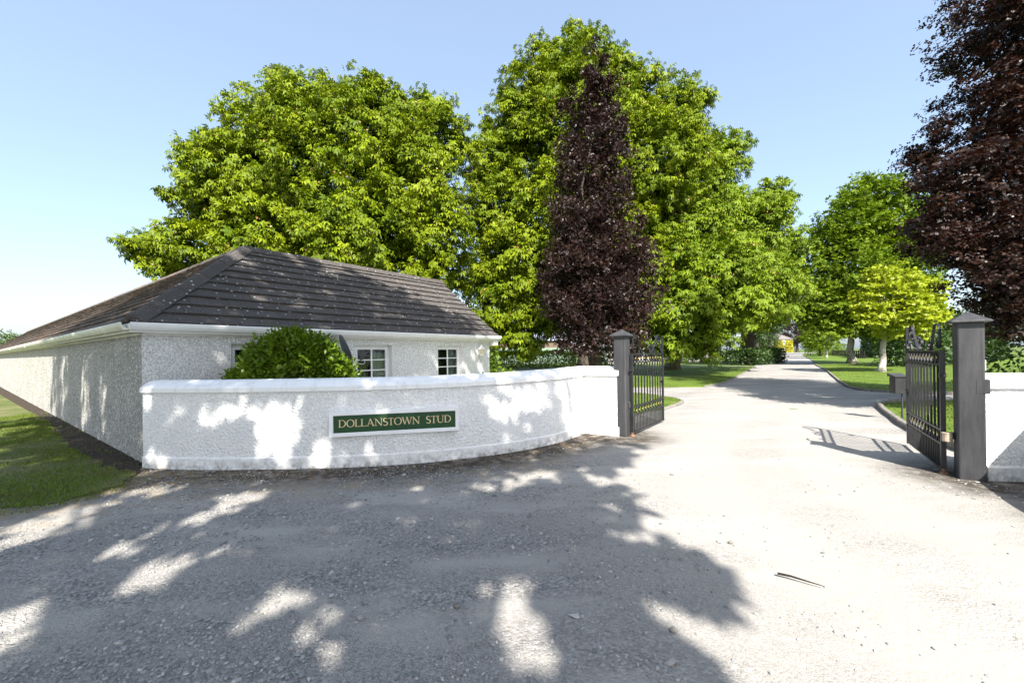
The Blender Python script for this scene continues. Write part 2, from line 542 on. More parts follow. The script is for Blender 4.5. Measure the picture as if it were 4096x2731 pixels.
def dist_path(px_, py_, path):
    d = np.full(np.shape(px_), 1e9)
    for (x0, y0), (x1, y1) in zip([p[:2] for p in path[:-1]], [p[:2] for p in path[1:]]):
        dx, dy = x1 - x0, y1 - y0
        t = np.clip(((px_ - x0) * dx + (py_ - y0) * dy) / (dx * dx + dy * dy + 1e-9), 0, 1)
        d = np.minimum(d, np.hypot(px_ - x0 - t * dx, py_ - y0 - t * dy))
    return d


def raw_mesh(name, verts, nper, rnd):
    """verts (F*nper, 3): F separate faces of nper corners, rnd one value per face"""
    me = bpy.data.meshes.new(name)
    nv = len(verts)
    nf = nv // nper
    me.vertices.add(nv)
    me.vertices.foreach_set('co', np.ascontiguousarray(verts, np.float32).ravel())
    me.loops.add(nv)
    me.loops.foreach_set('vertex_index', np.arange(nv, dtype=np.int32))
    me.polygons.add(nf)
    me.polygons.foreach_set('loop_start', np.arange(0, nv, nper, dtype=np.int32))
    at = me.attributes.new('rnd', 'FLOAT', 'FACE')
    at.data.foreach_set('value', np.ascontiguousarray(rnd, np.float32))
    me.update()
    return me


def unit(a):
    return a / (np.linalg.norm(a, axis=1, keepdims=True) + 1e-9)


def leaf_mesh(name, pos, axis, nrm, length, k=1, wid=0.3, spread=70, droop=0.25, rnd=None, wpos=0.6):
    """one kite-shaped blade per leaflet; k leaflets fan out from the stalk"""
    N = len(pos)
    axis = unit(axis)
    side = unit(np.cross(nrm, axis))
    nrm = np.cross(axis, side)
    if rnd is None:
        rnd = rng.random(N)
    V = np.empty((N, k, 4, 3), np.float32)
    for j in range(k):
        a = R(spread) * (2 * j / (k - 1) - 1) if k > 1 else 0.0
        ax = axis * math.cos(a) + side * math.sin(a)
        sd = side * math.cos(a) - axis * math.sin(a)
        L = (length * (1.0 - 0.35 * abs(a) / R(90)))[:, None]
        mid = pos + ax * L * wpos + nrm * L * 0.06
        V[:, j, 0] = pos
        V[:, j, 1] = mid + sd * L * wid
        V[:, j, 2] = pos + ax * L - nrm * L * droop
        V[:, j, 3] = mid - sd * L * wid
    return raw_mesh(name, V.reshape(-1, 3), 4, np.repeat(rnd, k))


def in_sphere(n):
    v = unit(rng.normal(size=(n, 3)))
    return v * (rng.random((n, 1)) ** (1 / 3))


def lump(c, wl, ph):
    """smooth lumpy field in -1..1 with the given wavelength"""
    k = 2 * math.pi / wl
    a = np.sin(c[:, 0] * k + 1.3 * np.sin(c[:, 2] * k * 0.6 + ph) + ph)
    b = np.sin(c[:, 1] * k * 0.9 + 1.1 * np.sin(c[:, 0] * k * 0.7) + 2 * ph)
    d = np.sin(c[:, 2] * k * 1.15 + 1.2 * np.sin(c[:, 1] * k * 0.8 + ph) + 3 * ph)
    return (a + b + d) / 3


def crown_points(lobes, clumps_per_m2, leaves, clump_r, inner=0.3, flat=0.75, zmin=None, rough=0.0, fill=0.0, gap=0.0):
    """leaf positions gathered in clumps through the outer shell of overlapping lobes (x, y, z, r)"""
    Lb = np.array(lobes, float)
    pos, out, cl, big = [], [], [], []
    for i, (x, y, z, r) in enumerate(Lb):
        n = max(3, int(clumps_per_m2 * 4 * math.pi * r * r))
        u = unit(rng.normal(size=(n, 3)))
        rr = r * (1.0 - inner * rng.random(n) ** 1.6 + 0.08 * rng.normal(size=n))
        c = np.array([x, y, z]) + u * rr[:, None]
        keep = np.ones(n, bool)
        for j, (a, b, d, s) in enumerate(Lb):
            if j != i:
                keep &= np.linalg.norm(c - np.array([a, b, d]), axis=1) > s * 0.72
        keep |= rng.random(n) < 0.06
        if rough:
            f = lump(c, 2.6, 0.7)
            keep &= rng.random(n) > gap * (f < -0.12)
            c = c + u * (rough * f)[:, None]
        if zmin is not None:
            keep &= c[:, 2] > zmin
        c, u = c[keep], u[keep]
        m = len(c)
        k = leaves
        sz = np.repeat(rng.uniform(0.6, 1.25, m), k)
        off = in_sphere(m * k) * (clump_r * sz)[:, None]
        off[:, 2] *= flat
        pos.append(np.repeat(c, k, 0) + off)
        out.append(np.repeat(u, k, 0) * 0.8 + off / clump_r * 0.7)
        cl.append(np.repeat(rng.random(m), k))
        big.append(np.ones(m * k))
        if fill:
            n = int(fill * 4 * math.pi * r * r)
            u = unit(rng.normal(size=(n, 3)))
            c = np.array([x, y, z]) + u * (r * rng.uniform(0.35, 0.72, n))[:, None]
            if zmin is not None:
                ok = c[:, 2] > zmin + 0.3
                c, u = c[ok], u[ok]
            pos.append(c)
            out.append(u)
            cl.append(np.zeros(len(c)))  # inner leaves take the dark end: crown shade put into colour
            big.append(np.full(len(c), 1.5))
    return np.concatenate(pos), np.concatenate(out), np.concatenate(cl), np.concatenate(big)


def limbs(mb, base, lobes, r0, fork, seed=1, sides=9):
    """trunk from base up to the fork, then a bent limb towards the bigger lobes"""
    g = np.random.default_rng(seed)
    b = Vector(base)
    fk = Vector(fork)
    h = (fk - b).length
    pts, rad = [], []
    for i in range(7):
        t = i / 6
        p = b.lerp(fk, t) + Vector((g.normal() * 0.04 * h * t * (1 - t) * 4, g.normal() * 0.04 * h * t * (1 - t) * 4, 0)) * 0.5
        pts.append(p)
        rad.append(r0 * (1.0 - 0.45 * t) * (1 + 0.55 * max(0, 1 - t * 7)))
    mb.tube(pts, rad, sides)
    for x, y, z, r in lobes:
        e = Vector((x, y, z))
        d = e - fk
        mid = fk.lerp(e, 0.45) + Vector((g.normal(), g.normal(), 1.2 + g.normal() * 0.5)) * 0.06 * d.length
        rr = min(r0 * 0.5, 0.06 * r + 0.03)
        mb.tube([fk - (fk - b).normalized() * 0.4, fk.lerp(mid, 0.5) + Vector((g.normal(), g.normal(), g.normal())) * 0.03 * d.length, mid, mid.lerp(e, 0.55), e],
                [rr * 1.5, rr * 1.1, rr * 0.85, rr * 0.5, rr * 0.2], 6)
        for q in range(3 if r > 1.0 else 0):
            f2 = e + Vector((g.normal(), g.normal(), g.normal() * 0.7)).normalized() * r * 0.55
            mb.tube([mid.lerp(e, 0.4), mid.lerp(f2, 0.7), f2], [rr * 0.5, rr * 0.3, rr * 0.08], 5)


def tree(name, label, cat, base, lobes, leafmat, barkmat, r0, fork, leaf, k=1, wid=0.3, dens=1.6, leaves=16, clump=0.7,
         inner=0.35, droop=0.25, up=0.7, sag=0.35, group=None, zmin=0.3, blossom=0.0, flat=0.75, spread=70, seed=3, gaps=None, rough=0.0, fill=0.0, gap=0.0):
    root = empty(name, base)
    tag(root, label, cat, group)
    mb = MB()
    limbs(mb, (0, 0, -0.1), [(x - base[0], y - base[1], z - base[2], r) for x, y, z, r in lobes if r >= 0.5], r0, fork, seed)
    mb.obj('trunk', barkmat, root, True, False)
    p, o, cl, big = crown_points(lobes, dens, leaves, clump, inner, flat, zmin, rough, fill, gap)
    if gaps is not None:                                   # crown openings cut along the sun rays to place sun flecks
        gx, gy = p[:, 0] - 0.18 * p[:, 2], p[:, 1] + 1.03 * p[:, 2]
        for a, b, r in gaps:
            ok = np.hypot(gx - a, gy - b) > r
            p, o, cl, big, gx, gy = p[ok], o[ok], cl[ok], big[ok], gx[ok], gy[ok]
    p = p - np.array(base)
    N = len(p)
    jit = rng.normal(size=(N, 3))
    ax = unit(o) * 0.8 + jit * 0.45 + np.array([0, 0, -sag])
    nr = np.array([0, 0, up]) + unit(o) * 0.55 + rng.normal(size=(N, 3)) * 0.38
    ln = leaf * rng.uniform(0.65, 1.25, N) * big
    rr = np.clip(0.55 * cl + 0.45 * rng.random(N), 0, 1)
    me = leaf_mesh('crown', p, ax, nr, ln, k, wid, spread, droop, rr, 0.70 if k == 5 else 0.58)
    link('crown', me, leafmat, root)
    if blossom:
        idx = (rng.random(N) < blossom) & (big < 1.5)
        q = p[idx] + unit(o[idx]) * leaf * 0.5
        n = len(q)
        up_ = np.tile([0, 0, 1.0], (n, 1)) + rng.normal(size=(n, 3)) * 0.35
        link('blossom', leaf_mesh('blossom', q, up_, rng.normal(size=(n, 3)), leaf * 0.5 * rng.uniform(0.6, 1.2, n), 2, 0.2, 18, 0.0), 'blossom', root)
    return root


# ------------------------------------------------------------------ the lie of the land
AX = Vector((0.61, 0.792, 0)).normalized()        # into the drive
GN = Vector((AX.y, -AX.x, 0))                     # along the gate line, to the right
WING = catmull([(-6.14, 6.97), (-5.16, 6.81), (-4.08, 6.77), (-2.82, 6.81), (-1.6, 7.02), (-0.23, 7.60), (0.6, 8.19), (1.08, 8.68), (1.60, 9.42)])
WING_END = (2.27, 8.98)
WING_PATH = [(x, y, 0.0 if x < -1 else 0.05 * (x + 1) / 2.6) for x, y in WING] + [(1.95, 9.19, 0.055), WING_END + (0.055,)]
RWING = [(6.42, 5.70), (6.85, 5.64), (7.25, 5.50)] + catmull([(7.28, 5.36), (7.12, 5.12), (6.62, 4.42), (6.0, 3.46), (5.4, 2.3), (4.9, 1.0), (4.5, -0.5)])
HC = (-6.34, 7.19)                                 # corner of the house
HROT = math.atan2(0.8, 0.6)

VERGE = [(-5.85, 6.50), (-7.03, 7.14), (-9.17, 8.62), (-12.8, 11.6), (-16.74, 14.55), (-21.3, 17.9), (-37, 29.5), (-62, 48), (-95, 40), (-95, 3.4), (-40, 4.0), (-14, 4.65), (-8.0, 4.85),
         (-6.3, 5.02), (-5.85, 5.2), (-5.68, 5.6), (-5.66, 6.1)]
LAWN_L = [(-8, 22.5), (7.52, 21.1), (8.5, 20.8), (9.5, 20.8), (11.2, 22.6), (13.1, 25.3), (15.4, 28.8), (21.9, 38.7), (25.2, 43.6), (24.0, 44.9), (18.9, 44.6), (-8, 43.5)]
ISLE_L = [(3.6, 12.3), (4.63, 13.0), (5.28, 13.85), (5.96, 14.83), (6.1, 15.66), (5.87, 16.46), (5.4, 17.5), (4.5, 18.3), (2, 18.7), (-3, 18.8), (-2, 14.5), (1.5, 11.5)]
LAWN_R = [(19.5, 15.2), (17.0, 16.1), (15.6, 16.9), (15.1, 17.6), (15.0, 18.2), (15.56, 19.4), (16.9, 21.5), (20.6, 26.9), (26.7, 35.8), (34.9, 48.3), (49.8, 69.9), (69.9, 100.4), (118, 171), (150, 160), (110, 60), (60, 20), (35, 14)]
ISLE_R = [(11.03, 12.6), (10.4, 11.75), (9.5, 10.45), (8.82, 9.4), (8.25, 8.3), (7.75, 7.2), (8.6, 6.4), (13, 6.2), (22, 8), (21, 12.4), (16.5, 13.9), (13.2, 13.9), (12.2, 13.6), (11.4, 13.1)]

def ragged(poly, amp, step, near):
    """break a drawn outline into uneven small steps where it lies within reach of the viewer"""
    out_ = []
    g_ = np.random.default_rng(5)
    for p_, q_ in zip(poly, poly[1:] + poly[:1]):
        L_ = math.dist(p_, q_)
        n_ = max(1, int(L_ / step)) if min(math.hypot(*p_), math.hypot(*q_)) < near else 1
        for k_ in range(n_):
            t_ = k_ / n_
            a_ = amp * g_.normal() if n_ > 1 and k_ else 0.0
            out_.append((p_[0] + (q_[0] - p_[0]) * t_ - (q_[1] - p_[1]) / L_ * a_, p_[1] + (q_[1] - p_[1]) * t_ + (q_[0] - p_[0]) / L_ * a_))
    return out_


VERGE = ragged(VERGE, 0.055, 0.11, 22)

# ground: one sheet to the horizon
g = MB()
g.quad((-2500, -1200, -0.03), (2500, -1200, -0.03), (2500, 3500, -0.03), (-2500, 3500, -0.03))
tag(g.obj('ground', 'field'), 'grassy ground running to the horizon', 'ground', kind='structure')


def smooth(a, b, x):
    t = np.clip((x - a) / (b - a), 0, 1)
    return t * t * (3 - 2 * t)


# near gravel: a fine sheet with the dirt washed against the walls
xs = np.concatenate([np.linspace(-30, -10.2, 20), np.arange(-10, 13, 0.14), np.linspace(13.4, 26, 20)])
ys = np.concatenate([np.linspace(-16, 0.8, 16), np.arange(1.0, 13, 0.14), np.linspace(13.4, 24, 30)])
GX, GY = np.meshgrid(xs, ys)
und = 0.012 * np.sin(GX * 1.3 + 0.7 * GY) * np.sin(GY * 1.1 - 0.4 * GX) + 0.008 * np.sin(GX * 3.1) * np.sin(GY * 2.7 + 1)
und = und * smooth(0.3, 1.4, dist_path(GX, GY, WING)) - 0.012
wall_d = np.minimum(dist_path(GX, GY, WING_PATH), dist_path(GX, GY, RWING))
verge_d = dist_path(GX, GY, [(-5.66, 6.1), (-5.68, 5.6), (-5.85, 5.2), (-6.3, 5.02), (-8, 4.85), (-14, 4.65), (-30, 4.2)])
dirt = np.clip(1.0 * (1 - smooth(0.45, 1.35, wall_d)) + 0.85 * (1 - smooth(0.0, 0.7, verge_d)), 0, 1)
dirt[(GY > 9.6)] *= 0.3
dry = np.clip((1 - smooth(0.3, 1.9, verge_d)) + (1 - smooth(0.9, 1.9, wall_d)) * smooth(0.5, 1.1, wall_d) * 0.8, 0, 1) * (GX < 1.0) * 0.75
nx_, ny_ = len(xs), len(ys)
me = bpy.data.meshes.new('driveway')
vv = np.stack([GX, GY, und], -1).reshape(-1, 3)
ii = np.arange(nx_ * ny_).reshape(ny_, nx_)
ff = np.stack([ii[:-1, :-1], ii[:-1, 1:], ii[1:, 1:], ii[1:, :-1]], -1).reshape(-1, 4)
me.from_pydata(vv.tolist(), [], ff.tolist())
lane_d = dist_path(GX, GY, [(11.5, 18.5), (4.35, 7.6), (3.3, 5.0), (3.4, 2.0), (4.5, -4.0)])
sunlit_track = (1 - smooth(1.6, 3.4, lane_d)) * (0.55 + 0.45 * (1 - smooth(0.2, 0.6, np.abs(lane_d - 0.85))))  # lane paler and smoother: wheel wear, plus sunlit brightness put into colour
for nm_, arr in (('dirt', dirt), ('dry', dry), ('sunlit_track', sunlit_track)):
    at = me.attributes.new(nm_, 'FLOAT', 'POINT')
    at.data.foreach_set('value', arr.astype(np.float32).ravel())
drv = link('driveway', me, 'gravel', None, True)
tag(drv, 'pale gravel forecourt and entrance of the drive', 'driveway', kind='structure')


def sheet(name, poly, z, mat, label, z0=None):
    mb = MB()
    if z0 is None:
        mb.add([(x, y, z) for x, y in poly], [tuple(range(len(poly)))])
    else:
        mb.prism(poly, z0, z)
    me_ = mb.mesh(name)
    o = link(name, me_, mat)
    return tag(o, label, name.split('_')[-1], kind='structure')


sheet('far_driveway', [(9.0, 23.98), (22.5, 23.98), (26.9, 35.8), (35.2, 48.3), (50, 69.9), (70.1, 100.4), (118, 171), (170, 216), (172, 232), (110, 236), (100, 222), (125, 205), (64, 103.5), (45, 74), (26.6, 46.3), (25.2, 47.2), (-20, 46), (-20, 43.2), (24, 44.6), (21, 39), (13, 26)], -0.008, 'gravel', 'gravel drive running away to the far house')


def lawn(name, poly, label, mat='lawn', h=0.05):
    return sheet(name, poly, h, mat, label, -0.1)


lawn('lawn', LAWN_L, 'striped mown lawn left of the drive beyond the gate')
lawn('small_lawn', ISLE_L, 'small lawn behind the left gate leaf')
lawn('wide_lawn', LAWN_R, 'mown lawn under the trees right of the drive')
lawn('corner_lawn', ISLE_R, 'small lawn behind the right gate leaf around the letter box')
lawn('grass_verge', VERGE, 'patchy shaded grass verge along the long white side wall', 'verge', 0.012)
sheet('soil_strip', ragged([(-5.86, 6.49), (-6.2, 6.98), (-6.4, 7.25), (-37, 30.2), (-62, 49), (-62, 47.6), (-37, 29.2), (-21.3, 17.7), (-16.74, 14.4), (-12.8, 11.45), (-9.17, 8.5), (-7.03, 7.0)], 0.04, 0.1, 20), 0.0105, 'soil', 'bare brown soil strip at the foot of the side wall', -0.1)

# kerb stones
def kerb(name, pts, label, cat='kerb', w=0.11, h0=0.09, L=0.9):
    root = empty(name, (pts[0][0], pts[0][1], 0))
    tag(root, label, cat, kind='structure')
    path = catmull(pts, 0.3)
    acc, seg, n = 0.0, [path[0]], 0
    for a, b in zip(path[:-1], path[1:]):
        acc += math.dist(a, b)
        seg.append(b)
        if acc >= L or b == path[-1]:
            if len(seg) > 1:
                p0, p1 = Vector(seg[0]), Vector(seg[-1])
                q = (p1 - p0).normalized() * 0.012
                seg[0] = tuple(p0 + q)
                seg[-1] = tuple(p1 - q)
                dz = rng.uniform(-0.012, 0.012)
                mb = MB().sweep([(x - pts[0][0], y - pts[0][1]) for x, y in seg], [(-w / 2, -0.1), (w / 2, -0.1), (w / 2, h0 - 0.02 + dz), (w / 2 - 0.02, h0 + dz), (-w / 2, h0 + dz)])
                mb.obj('kerb_stone', 'kerb', root)
            acc, seg = 0.0, [b]
            L *= 1.0 if b[1] < 40 else 1.15
    return root


kerb('kerb', [(19.5, 15.2), (17.0, 16.1), (15.6, 16.9), (15.1, 17.6), (15.0, 18.2), (15.56, 19.4), (16.9, 21.5), (20.6, 26.9), (26.7, 35.8), (34.9, 48.3), (49.8, 69.9), (69.9, 100.4)], 'long stone kerb along the right side of the drive')
kerb('kerb', [(13.2, 13.9), (12.2, 13.6), (11.4, 13.1), (11.03, 12.6), (10.4, 11.75), (9.5, 10.45), (8.82, 9.4), (8.25, 8.3), (7.75, 7.2)], 'curved stone kerb round the lawn behind the right gate', h0=0.12)
kerb('kerb', [(9.5, 20.75), (11.2, 22.55), (13.15, 25.25), (15.45, 28.75), (21.95, 38.65), (25.25, 43.6), (24.0, 44.9)], 'stone kerb edging the lawn left of the drive', h0=0.06)
kerb('kerb', [(4.63, 12.95), (5.33, 13.8), (6.0, 14.83), (6.15, 15.66), (5.9, 16.5), (5.4, 17.55)], 'low kerb round the lawn behind the left gate', h0=0.055)


# ------------------------------------------------------------------ wing walls
def wing_wall(name, path, label):
    root = empty(name, (path[0][0], path[0][1], 0))
    tag(root, label, 'wall')
    x0, y0 = path[0][:2]
    loc = [(p[0] - x0, p[1] - y0) + tuple(p[2:]) for p in path]
    MB().sweep(loc, [(0, -0.15), (0, 1.245), (-0.30, 1.245), (-0.30, -0.15)]).obj('body', 'wing_render', root)
    MB().sweep(loc, [(0.022, -0.15), (0.022, 0.165), (0.006, 0.185), (-0.1, 0.185), (-0.1, -0.15)]).obj('plinth', 'plinth', root)
    MB().sweep(loc, [(0.045, 1.235), (0.05, 1.305), (0.03, 1.325), (-0.10, 1.405), (-0.20, 1.43), (-0.30, 1.40), (-0.345, 1.30), (-0.345, 1.235)]).obj('coping', 'coping', root)
    return root


wing_wall('wing_wall', WING_PATH, 'low curved white rough-cast wall carrying the green name sign')
wing_wall('wing_wall', RWING, 'white rough-cast wall beside the right gate pillar, half in shadow')

# ------------------------------------------------------------------ the house
house = empty('house', (HC[0], HC[1], 0), HROT)
tag(house, 'long low white cottage with hipped dark tiled roof behind the wall', 'house')
FW, LW, DP, TOP = 9.25, 57.0, 5.2, 2.30
WIN = [(1.35, 2.42), (4.10, 5.17), (6.85, 7.91)]
WZ0, WZ1, RV = 0.76, 2.06, 0.17
mb = MB()
cuts = [0] + [c for w in WIN for c in w] + [FW]
for i, (a, b) in enumerate(zip(cuts[:-1], cuts[1:])):
    if i % 2 == 0:
        mb.quad((a, 0, -0.2), (b, 0, -0.2), (b, 0, TOP), (a, 0, TOP))
    else:
        mb.quad((a, 0, -0.2), (b, 0, -0.2), (b, 0, WZ0), (a, 0, WZ0))
        mb.quad((a, 0, WZ1), (b, 0, WZ1), (b, 0, TOP), (a, 0, TOP))
mb.obj('front_wall', 'front_render', house, fix=False)
mb = MB()
mb.quad((0, LW, -0.2), (0, 0, -0.2), (0, 0, TOP), (0, LW, TOP))
mb.quad((DP, LW, -0.2), (0, LW, -0.2), (0, LW, TOP), (DP, LW, TOP))
o = mb.obj('side_wall', 'side_render', house, fix=False)
o['label'] = 'long grey-stained rough-cast side wall'
mb = MB()
mb.quad((FW, 0, -0.2), (FW, DP, -0.2), (FW, DP, TOP), (FW, 0, TOP))
mb.add([(FW, 0, TOP), (FW, DP, TOP), (FW, DP / 2, 4.5)], [(0, 1, 2)])
mb.quad((FW, DP, -0.2), (DP, DP, -0.2), (DP, DP, TOP), (FW, DP, TOP))
mb.quad((DP, DP, -0.2), (DP, LW, -0.2), (DP, LW, TOP), (DP, DP, TOP))
mb.obj('back_wall', 'front_render', house, fix=False)
MB().quad((0.05, 0.3, 0.0), (FW - 0.05, 0.3, 0.0), (FW - 0.05, 3.2, 0.0), (0.05, 3.2, 0.0)).quad((0.05, 3.2, 0), (FW - 0.05, 3.2, 0), (FW - 0.05, 3.2, 2.28), (0.05, 3.2, 2.28)).quad((0.05, 0.02, 2.28), (FW - 0.05, 0.02, 2.28), (FW - 0.05, 3.2, 2.28), (0.05, 3.2, 2.28)).obj('room', 'dark', house)

for wi, (a, b) in enumerate(WIN):
    w = empty('window', (a, 0, WZ0))
    w.parent = house
    W, Hh = b - a, WZ1 - WZ0
    mb = MB()
    mb.quad((0, 0, 0), (0, RV, 0), (0, RV, Hh), (0, 0, Hh))
    mb.quad((W, 0, 0), (W, RV, 0), (W, RV, Hh), (W, 0, Hh))
    mb.quad((0, 0, Hh), (0, RV, Hh), (W, RV, Hh), (W, 0, Hh))
    mb.obj('reveal', 'smooth_white', w)
    MB().box(-0.05, W + 0.05, -0.05, RV, -0.06, 0.0).obj('sill', 'smooth_white', w)
    mb = MB()
    y0, y1 = RV - 0.03, RV + 0.05
    for x0, x1, z0, z1 in ((0, 0.06, 0, Hh), (W - 0.06, W, 0, Hh), (0.06, W - 0.06, Hh - 0.06, Hh), (0.06, W - 0.06, 0, 0.06)):
        mb.box(x0, x1, y0, y1, z0, z1)
    bevel(mb.obj('frame', 'pvc', w), 0.008)
    mb = MB()
    f0, f1 = 0.06, 0.115
    for x0, x1, z0, z1 in ((f0, f1, f0, Hh - f0), (W - f1, W - f0, f0, Hh - f0), (f1, W - f1, Hh - f1, Hh - f0), (f1, W - f1, f0, f1)):
        mb.box(x0, x1, y0 - 0.012, y1 - 0.012, z0, z1)
    bevel(mb.obj('sash', 'pvc', w), 0.006)
    gx0, gx1, gz0, gz1 = f1, W - f1, f1, Hh - f1
    xm = (gx0 + gx1) / 2
    zs = [gz0 + (gz1 - gz0) * i / 4 for i in range(5)]
    MB().box(xm - 0.022, xm + 0.022, y0 + 0.002, y0 + 0.03, gz0, gz1).obj('glazing_bar', 'pvc', w)
    for z_ in zs[1:-1]:
        for x0, x1 in ((gx0, xm - 0.022), (xm + 0.022, gx1)):
            MB().box(x0, x1, y0 + 0.004, y0 + 0.028, z_ - 0.014, z_ + 0.014).obj('glazing_bar', 'pvc', w)
    for x0, x1 in ((gx0, xm - 0.022), (xm + 0.022, gx1)):
        for i in range(4):
            MB().quad((x0, y0 + 0.016, zs[i] + 0.01), (x1, y0 + 0.016, zs[i] + 0.01), (x1, y0 + 0.016, zs[i + 1] - 0.01), (x0, y0 + 0.016, zs[i + 1] - 0.01)).obj('pane', 'glass', w)
    mb = MB()
    n = 26
    for x0, wd in ((W - 0.40, 0.34), (0.06, 0.14)):
        pts = [(x0 + wd * i / n, RV + 0.14 + 0.02 * math.sin(i * 1.9), 0) for i in range(n + 1)]
        for p, q in zip(pts[:-1], pts[1:]):
            mb.quad((p[0], p[1], 0.02), (q[0], q[1], 0.02), (q[0], q[1], Hh + 0.05), (p[0], p[1], Hh + 0.05))
    mb.obj('curtain', 'curtain', w, True, False)

# roof: underlay, tiles laid course by course, ridge and hip cappings
EZ, RZ, HW = 2.385, 4.56, 2.8                 # eaves height, ridge height, half span from eaves to ridge
SL = math.atan2(RZ - EZ, HW)
SLEN = math.hypot(HW, RZ - EZ)
TE = FW + 0.28                                  # verge
LE = LW + 0.2
mb = MB()
e = -0.2
ap = (e + HW, e + HW, RZ)
mb.add([(e, e, EZ), (TE, e, EZ), (TE, e + HW, RZ), ap], [(0, 1, 2, 3)])
mb.add([(e, e, EZ), ap, (e + HW, LE - HW, RZ), (e, LE, EZ)], [(0, 1, 2, 3)])
mb.add([(TE, e + HW, RZ), (TE, e + 2 * HW, EZ), (e + 2 * HW, e + 2 * HW, EZ), ap], [(0, 1, 2, 3)])
mb.add([ap, (e + 2 * HW, e + 2 * HW, EZ), (e + 2 * HW, LE, EZ), (e + HW, LE - HW, RZ)], [(0, 1, 2, 3)])
mb.add([(e, LE, EZ), (e + HW, LE - HW, RZ), (e + 2 * HW, LE, EZ)], [(0, 1, 2)])
roof = mb.obj('roof', 'underlay', house, fix=False)
NC = 11
GA = SLEN / NC
TWD = 0.333


def clip(poly, nx, ny, c):
    """keep the side nx*x + ny*y >= c"""
    out = []
    for i in range(len(poly)):
        p, q = poly[i], poly[(i + 1) % len(poly)]
        dp, dq = nx * p[0] + ny * p[1] - c, nx * q[0] + ny * q[1] - c
        if dp >= 0: out.append(p)
        if (dp > 0) != (dq > 0) and dp != dq:
            t = dp / (dp - dq)
            out.append((p[0] + (q[0] - p[0]) * t, p[1] + (q[1] - p[1]) * t))
    return out


def tile_poly(poly):
    """slab over a plan outline (x along the course, y up the slope), leaning on the course below"""
    lift = lambda s: 0.052 * (1 - s / (GA + 0.07)) + 0.004
    v = [(x, s, lift(s)) for x, s in poly] + [(x, s, lift(s) - 0.036) for x, s in poly]
    n = len(poly)
    return v, [tuple(range(n)), tuple(range(2 * n - 1, n - 1, -1))] + [(i, n + i, n + (i + 1) % n, (i + 1) % n) for i in range(n)]


full = MB().add(*tile_poly([(0.002, 0), (TWD - 0.003, 0), (TWD - 0.003, GA + 0.07), (0.002, GA + 0.07)])).mesh('roof_tile')
full.materials.append(M['roof_front'])
cosS, sinS = math.cos(SL), math.sin(SL)
for c in range(NC):
    s0 = c * GA
    off = -0.167 if c % 2 else 0.0
    k0 = int((s0 * cosS) / TWD) - 2
    for k in range(k0, int((TE - e) / TWD) + 2):
        x0 = k * TWD + off
        # the hip: x = s * cos(slope)
        poly = [(x0 + 0.002, s0), (x0 + TWD - 0.003, s0), (x0 + TWD - 0.003, s0 + GA + 0.07), (x0 + 0.002, s0 + GA + 0.07)]
        if c == NC - 1:
            poly = clip(poly, 0, -1, -(SLEN + 0.01))
        pc = clip(poly, 1, -cosS, 0.03)
        pc = clip(pc, -1, 0, -(TE - e))
        if len(pc) < 3:
            continue
        if pc == poly and c < NC - 1:
            m_ = full
        else:
            m_ = MB().add(*tile_poly([(x - x0, s - s0) for x, s in pc])).mesh('roof_tile')
            m_.materials.append(M['roof_front'])
        o = bpy.data.objects.new('roof_tile', m_)
        o.parent = roof
        dz = rng.normal() * 0.0025
        o.location = (e + x0, e + s0 * cosS - sinS * dz, EZ + s0 * sinS + cosS * dz)
        o.rotation_euler = (SL + rng.normal() * 0.003, 0, rng.normal() * 0.0025)
        col.objects.link(o)
mb = MB()
for c in range(NC):
    s0 = c * GA
    off = -0.167 if c % 2 else 0.0
    for k in range(int(s0 * cosS / TWD) - 2, int((LE - e) / TWD) + 2):
        x0 = k * TWD + off
        poly = [(x0 + 0.002, s0), (x0 + TWD - 0.003, s0), (x0 + TWD - 0.003, s0 + GA + 0.07), (x0 + 0.002, s0 + GA + 0.07)]
        if c == NC - 1:
            poly = clip(poly, 0, -1, -(SLEN + 0.01))
        poly = clip(clip(poly, 1, -cosS, 0.03), -1, -cosS, -(LE - e))
        if len(poly) < 3:
            continue
        v, f = tile_poly([(x, s - s0) for x, s in poly])
        j = rng.normal() * 0.004
        mb.add([(e + (s0 + y) * cosS - (z + j) * sinS, e + x, EZ + (s0 + y) * sinS + (z + j) * cosS) for x, y, z in v], [tuple(reversed(q)) for q in f])
o = mb.obj('roof_tiles', 'roof_side', roof, fix=False)
o['kind'] = 'stuff'
o['label'] = 'brownish mossy tiles of the side roof'


def cappings(p0, p1, mat, L=0.43, w=0.17, drop=0.115):
    p0, p1 = Vector(p0), Vector(p1)
    d = (p1 - p0)
    n = max(1, round(d.length / L))
    d.normalize()
    sd = d.cross(Vector((0, 0, 1))).normalized()
    upv = sd.cross(d).normalized()
    for i in range(n):
        a = p0 + (p1 - p0) * (i / n)
        b = p0 + (p1 - p0) * ((i + 1) / n) + d * 0.02
        mb_ = MB()
        prof = [(-w, -drop), (-w * 0.45, -0.01), (-0.03, 0.035), (0.03, 0.035), (w * 0.45, -0.01), (w, -drop), (w - 0.03, -drop - 0.02), (-w + 0.03, -drop - 0.02)]
        j = Vector((0, 0, rng.normal() * 0.004))
        v = [a + j + sd * x + upv * (z + 0.075) for x, z in prof] + [b + j + sd * x + upv * (z + 0.063) for x, z in prof]
        k = len(prof)
        mb_.add(v, [(q, (q + 1) % k, k + (q + 1) % k, k + q) for q in range(k)] + [tuple(range(k - 1, -1, -1)), tuple(range(k, 2 * k))])
        bevel(mb_.obj('ridge_tile', mat, roof), 0.008)


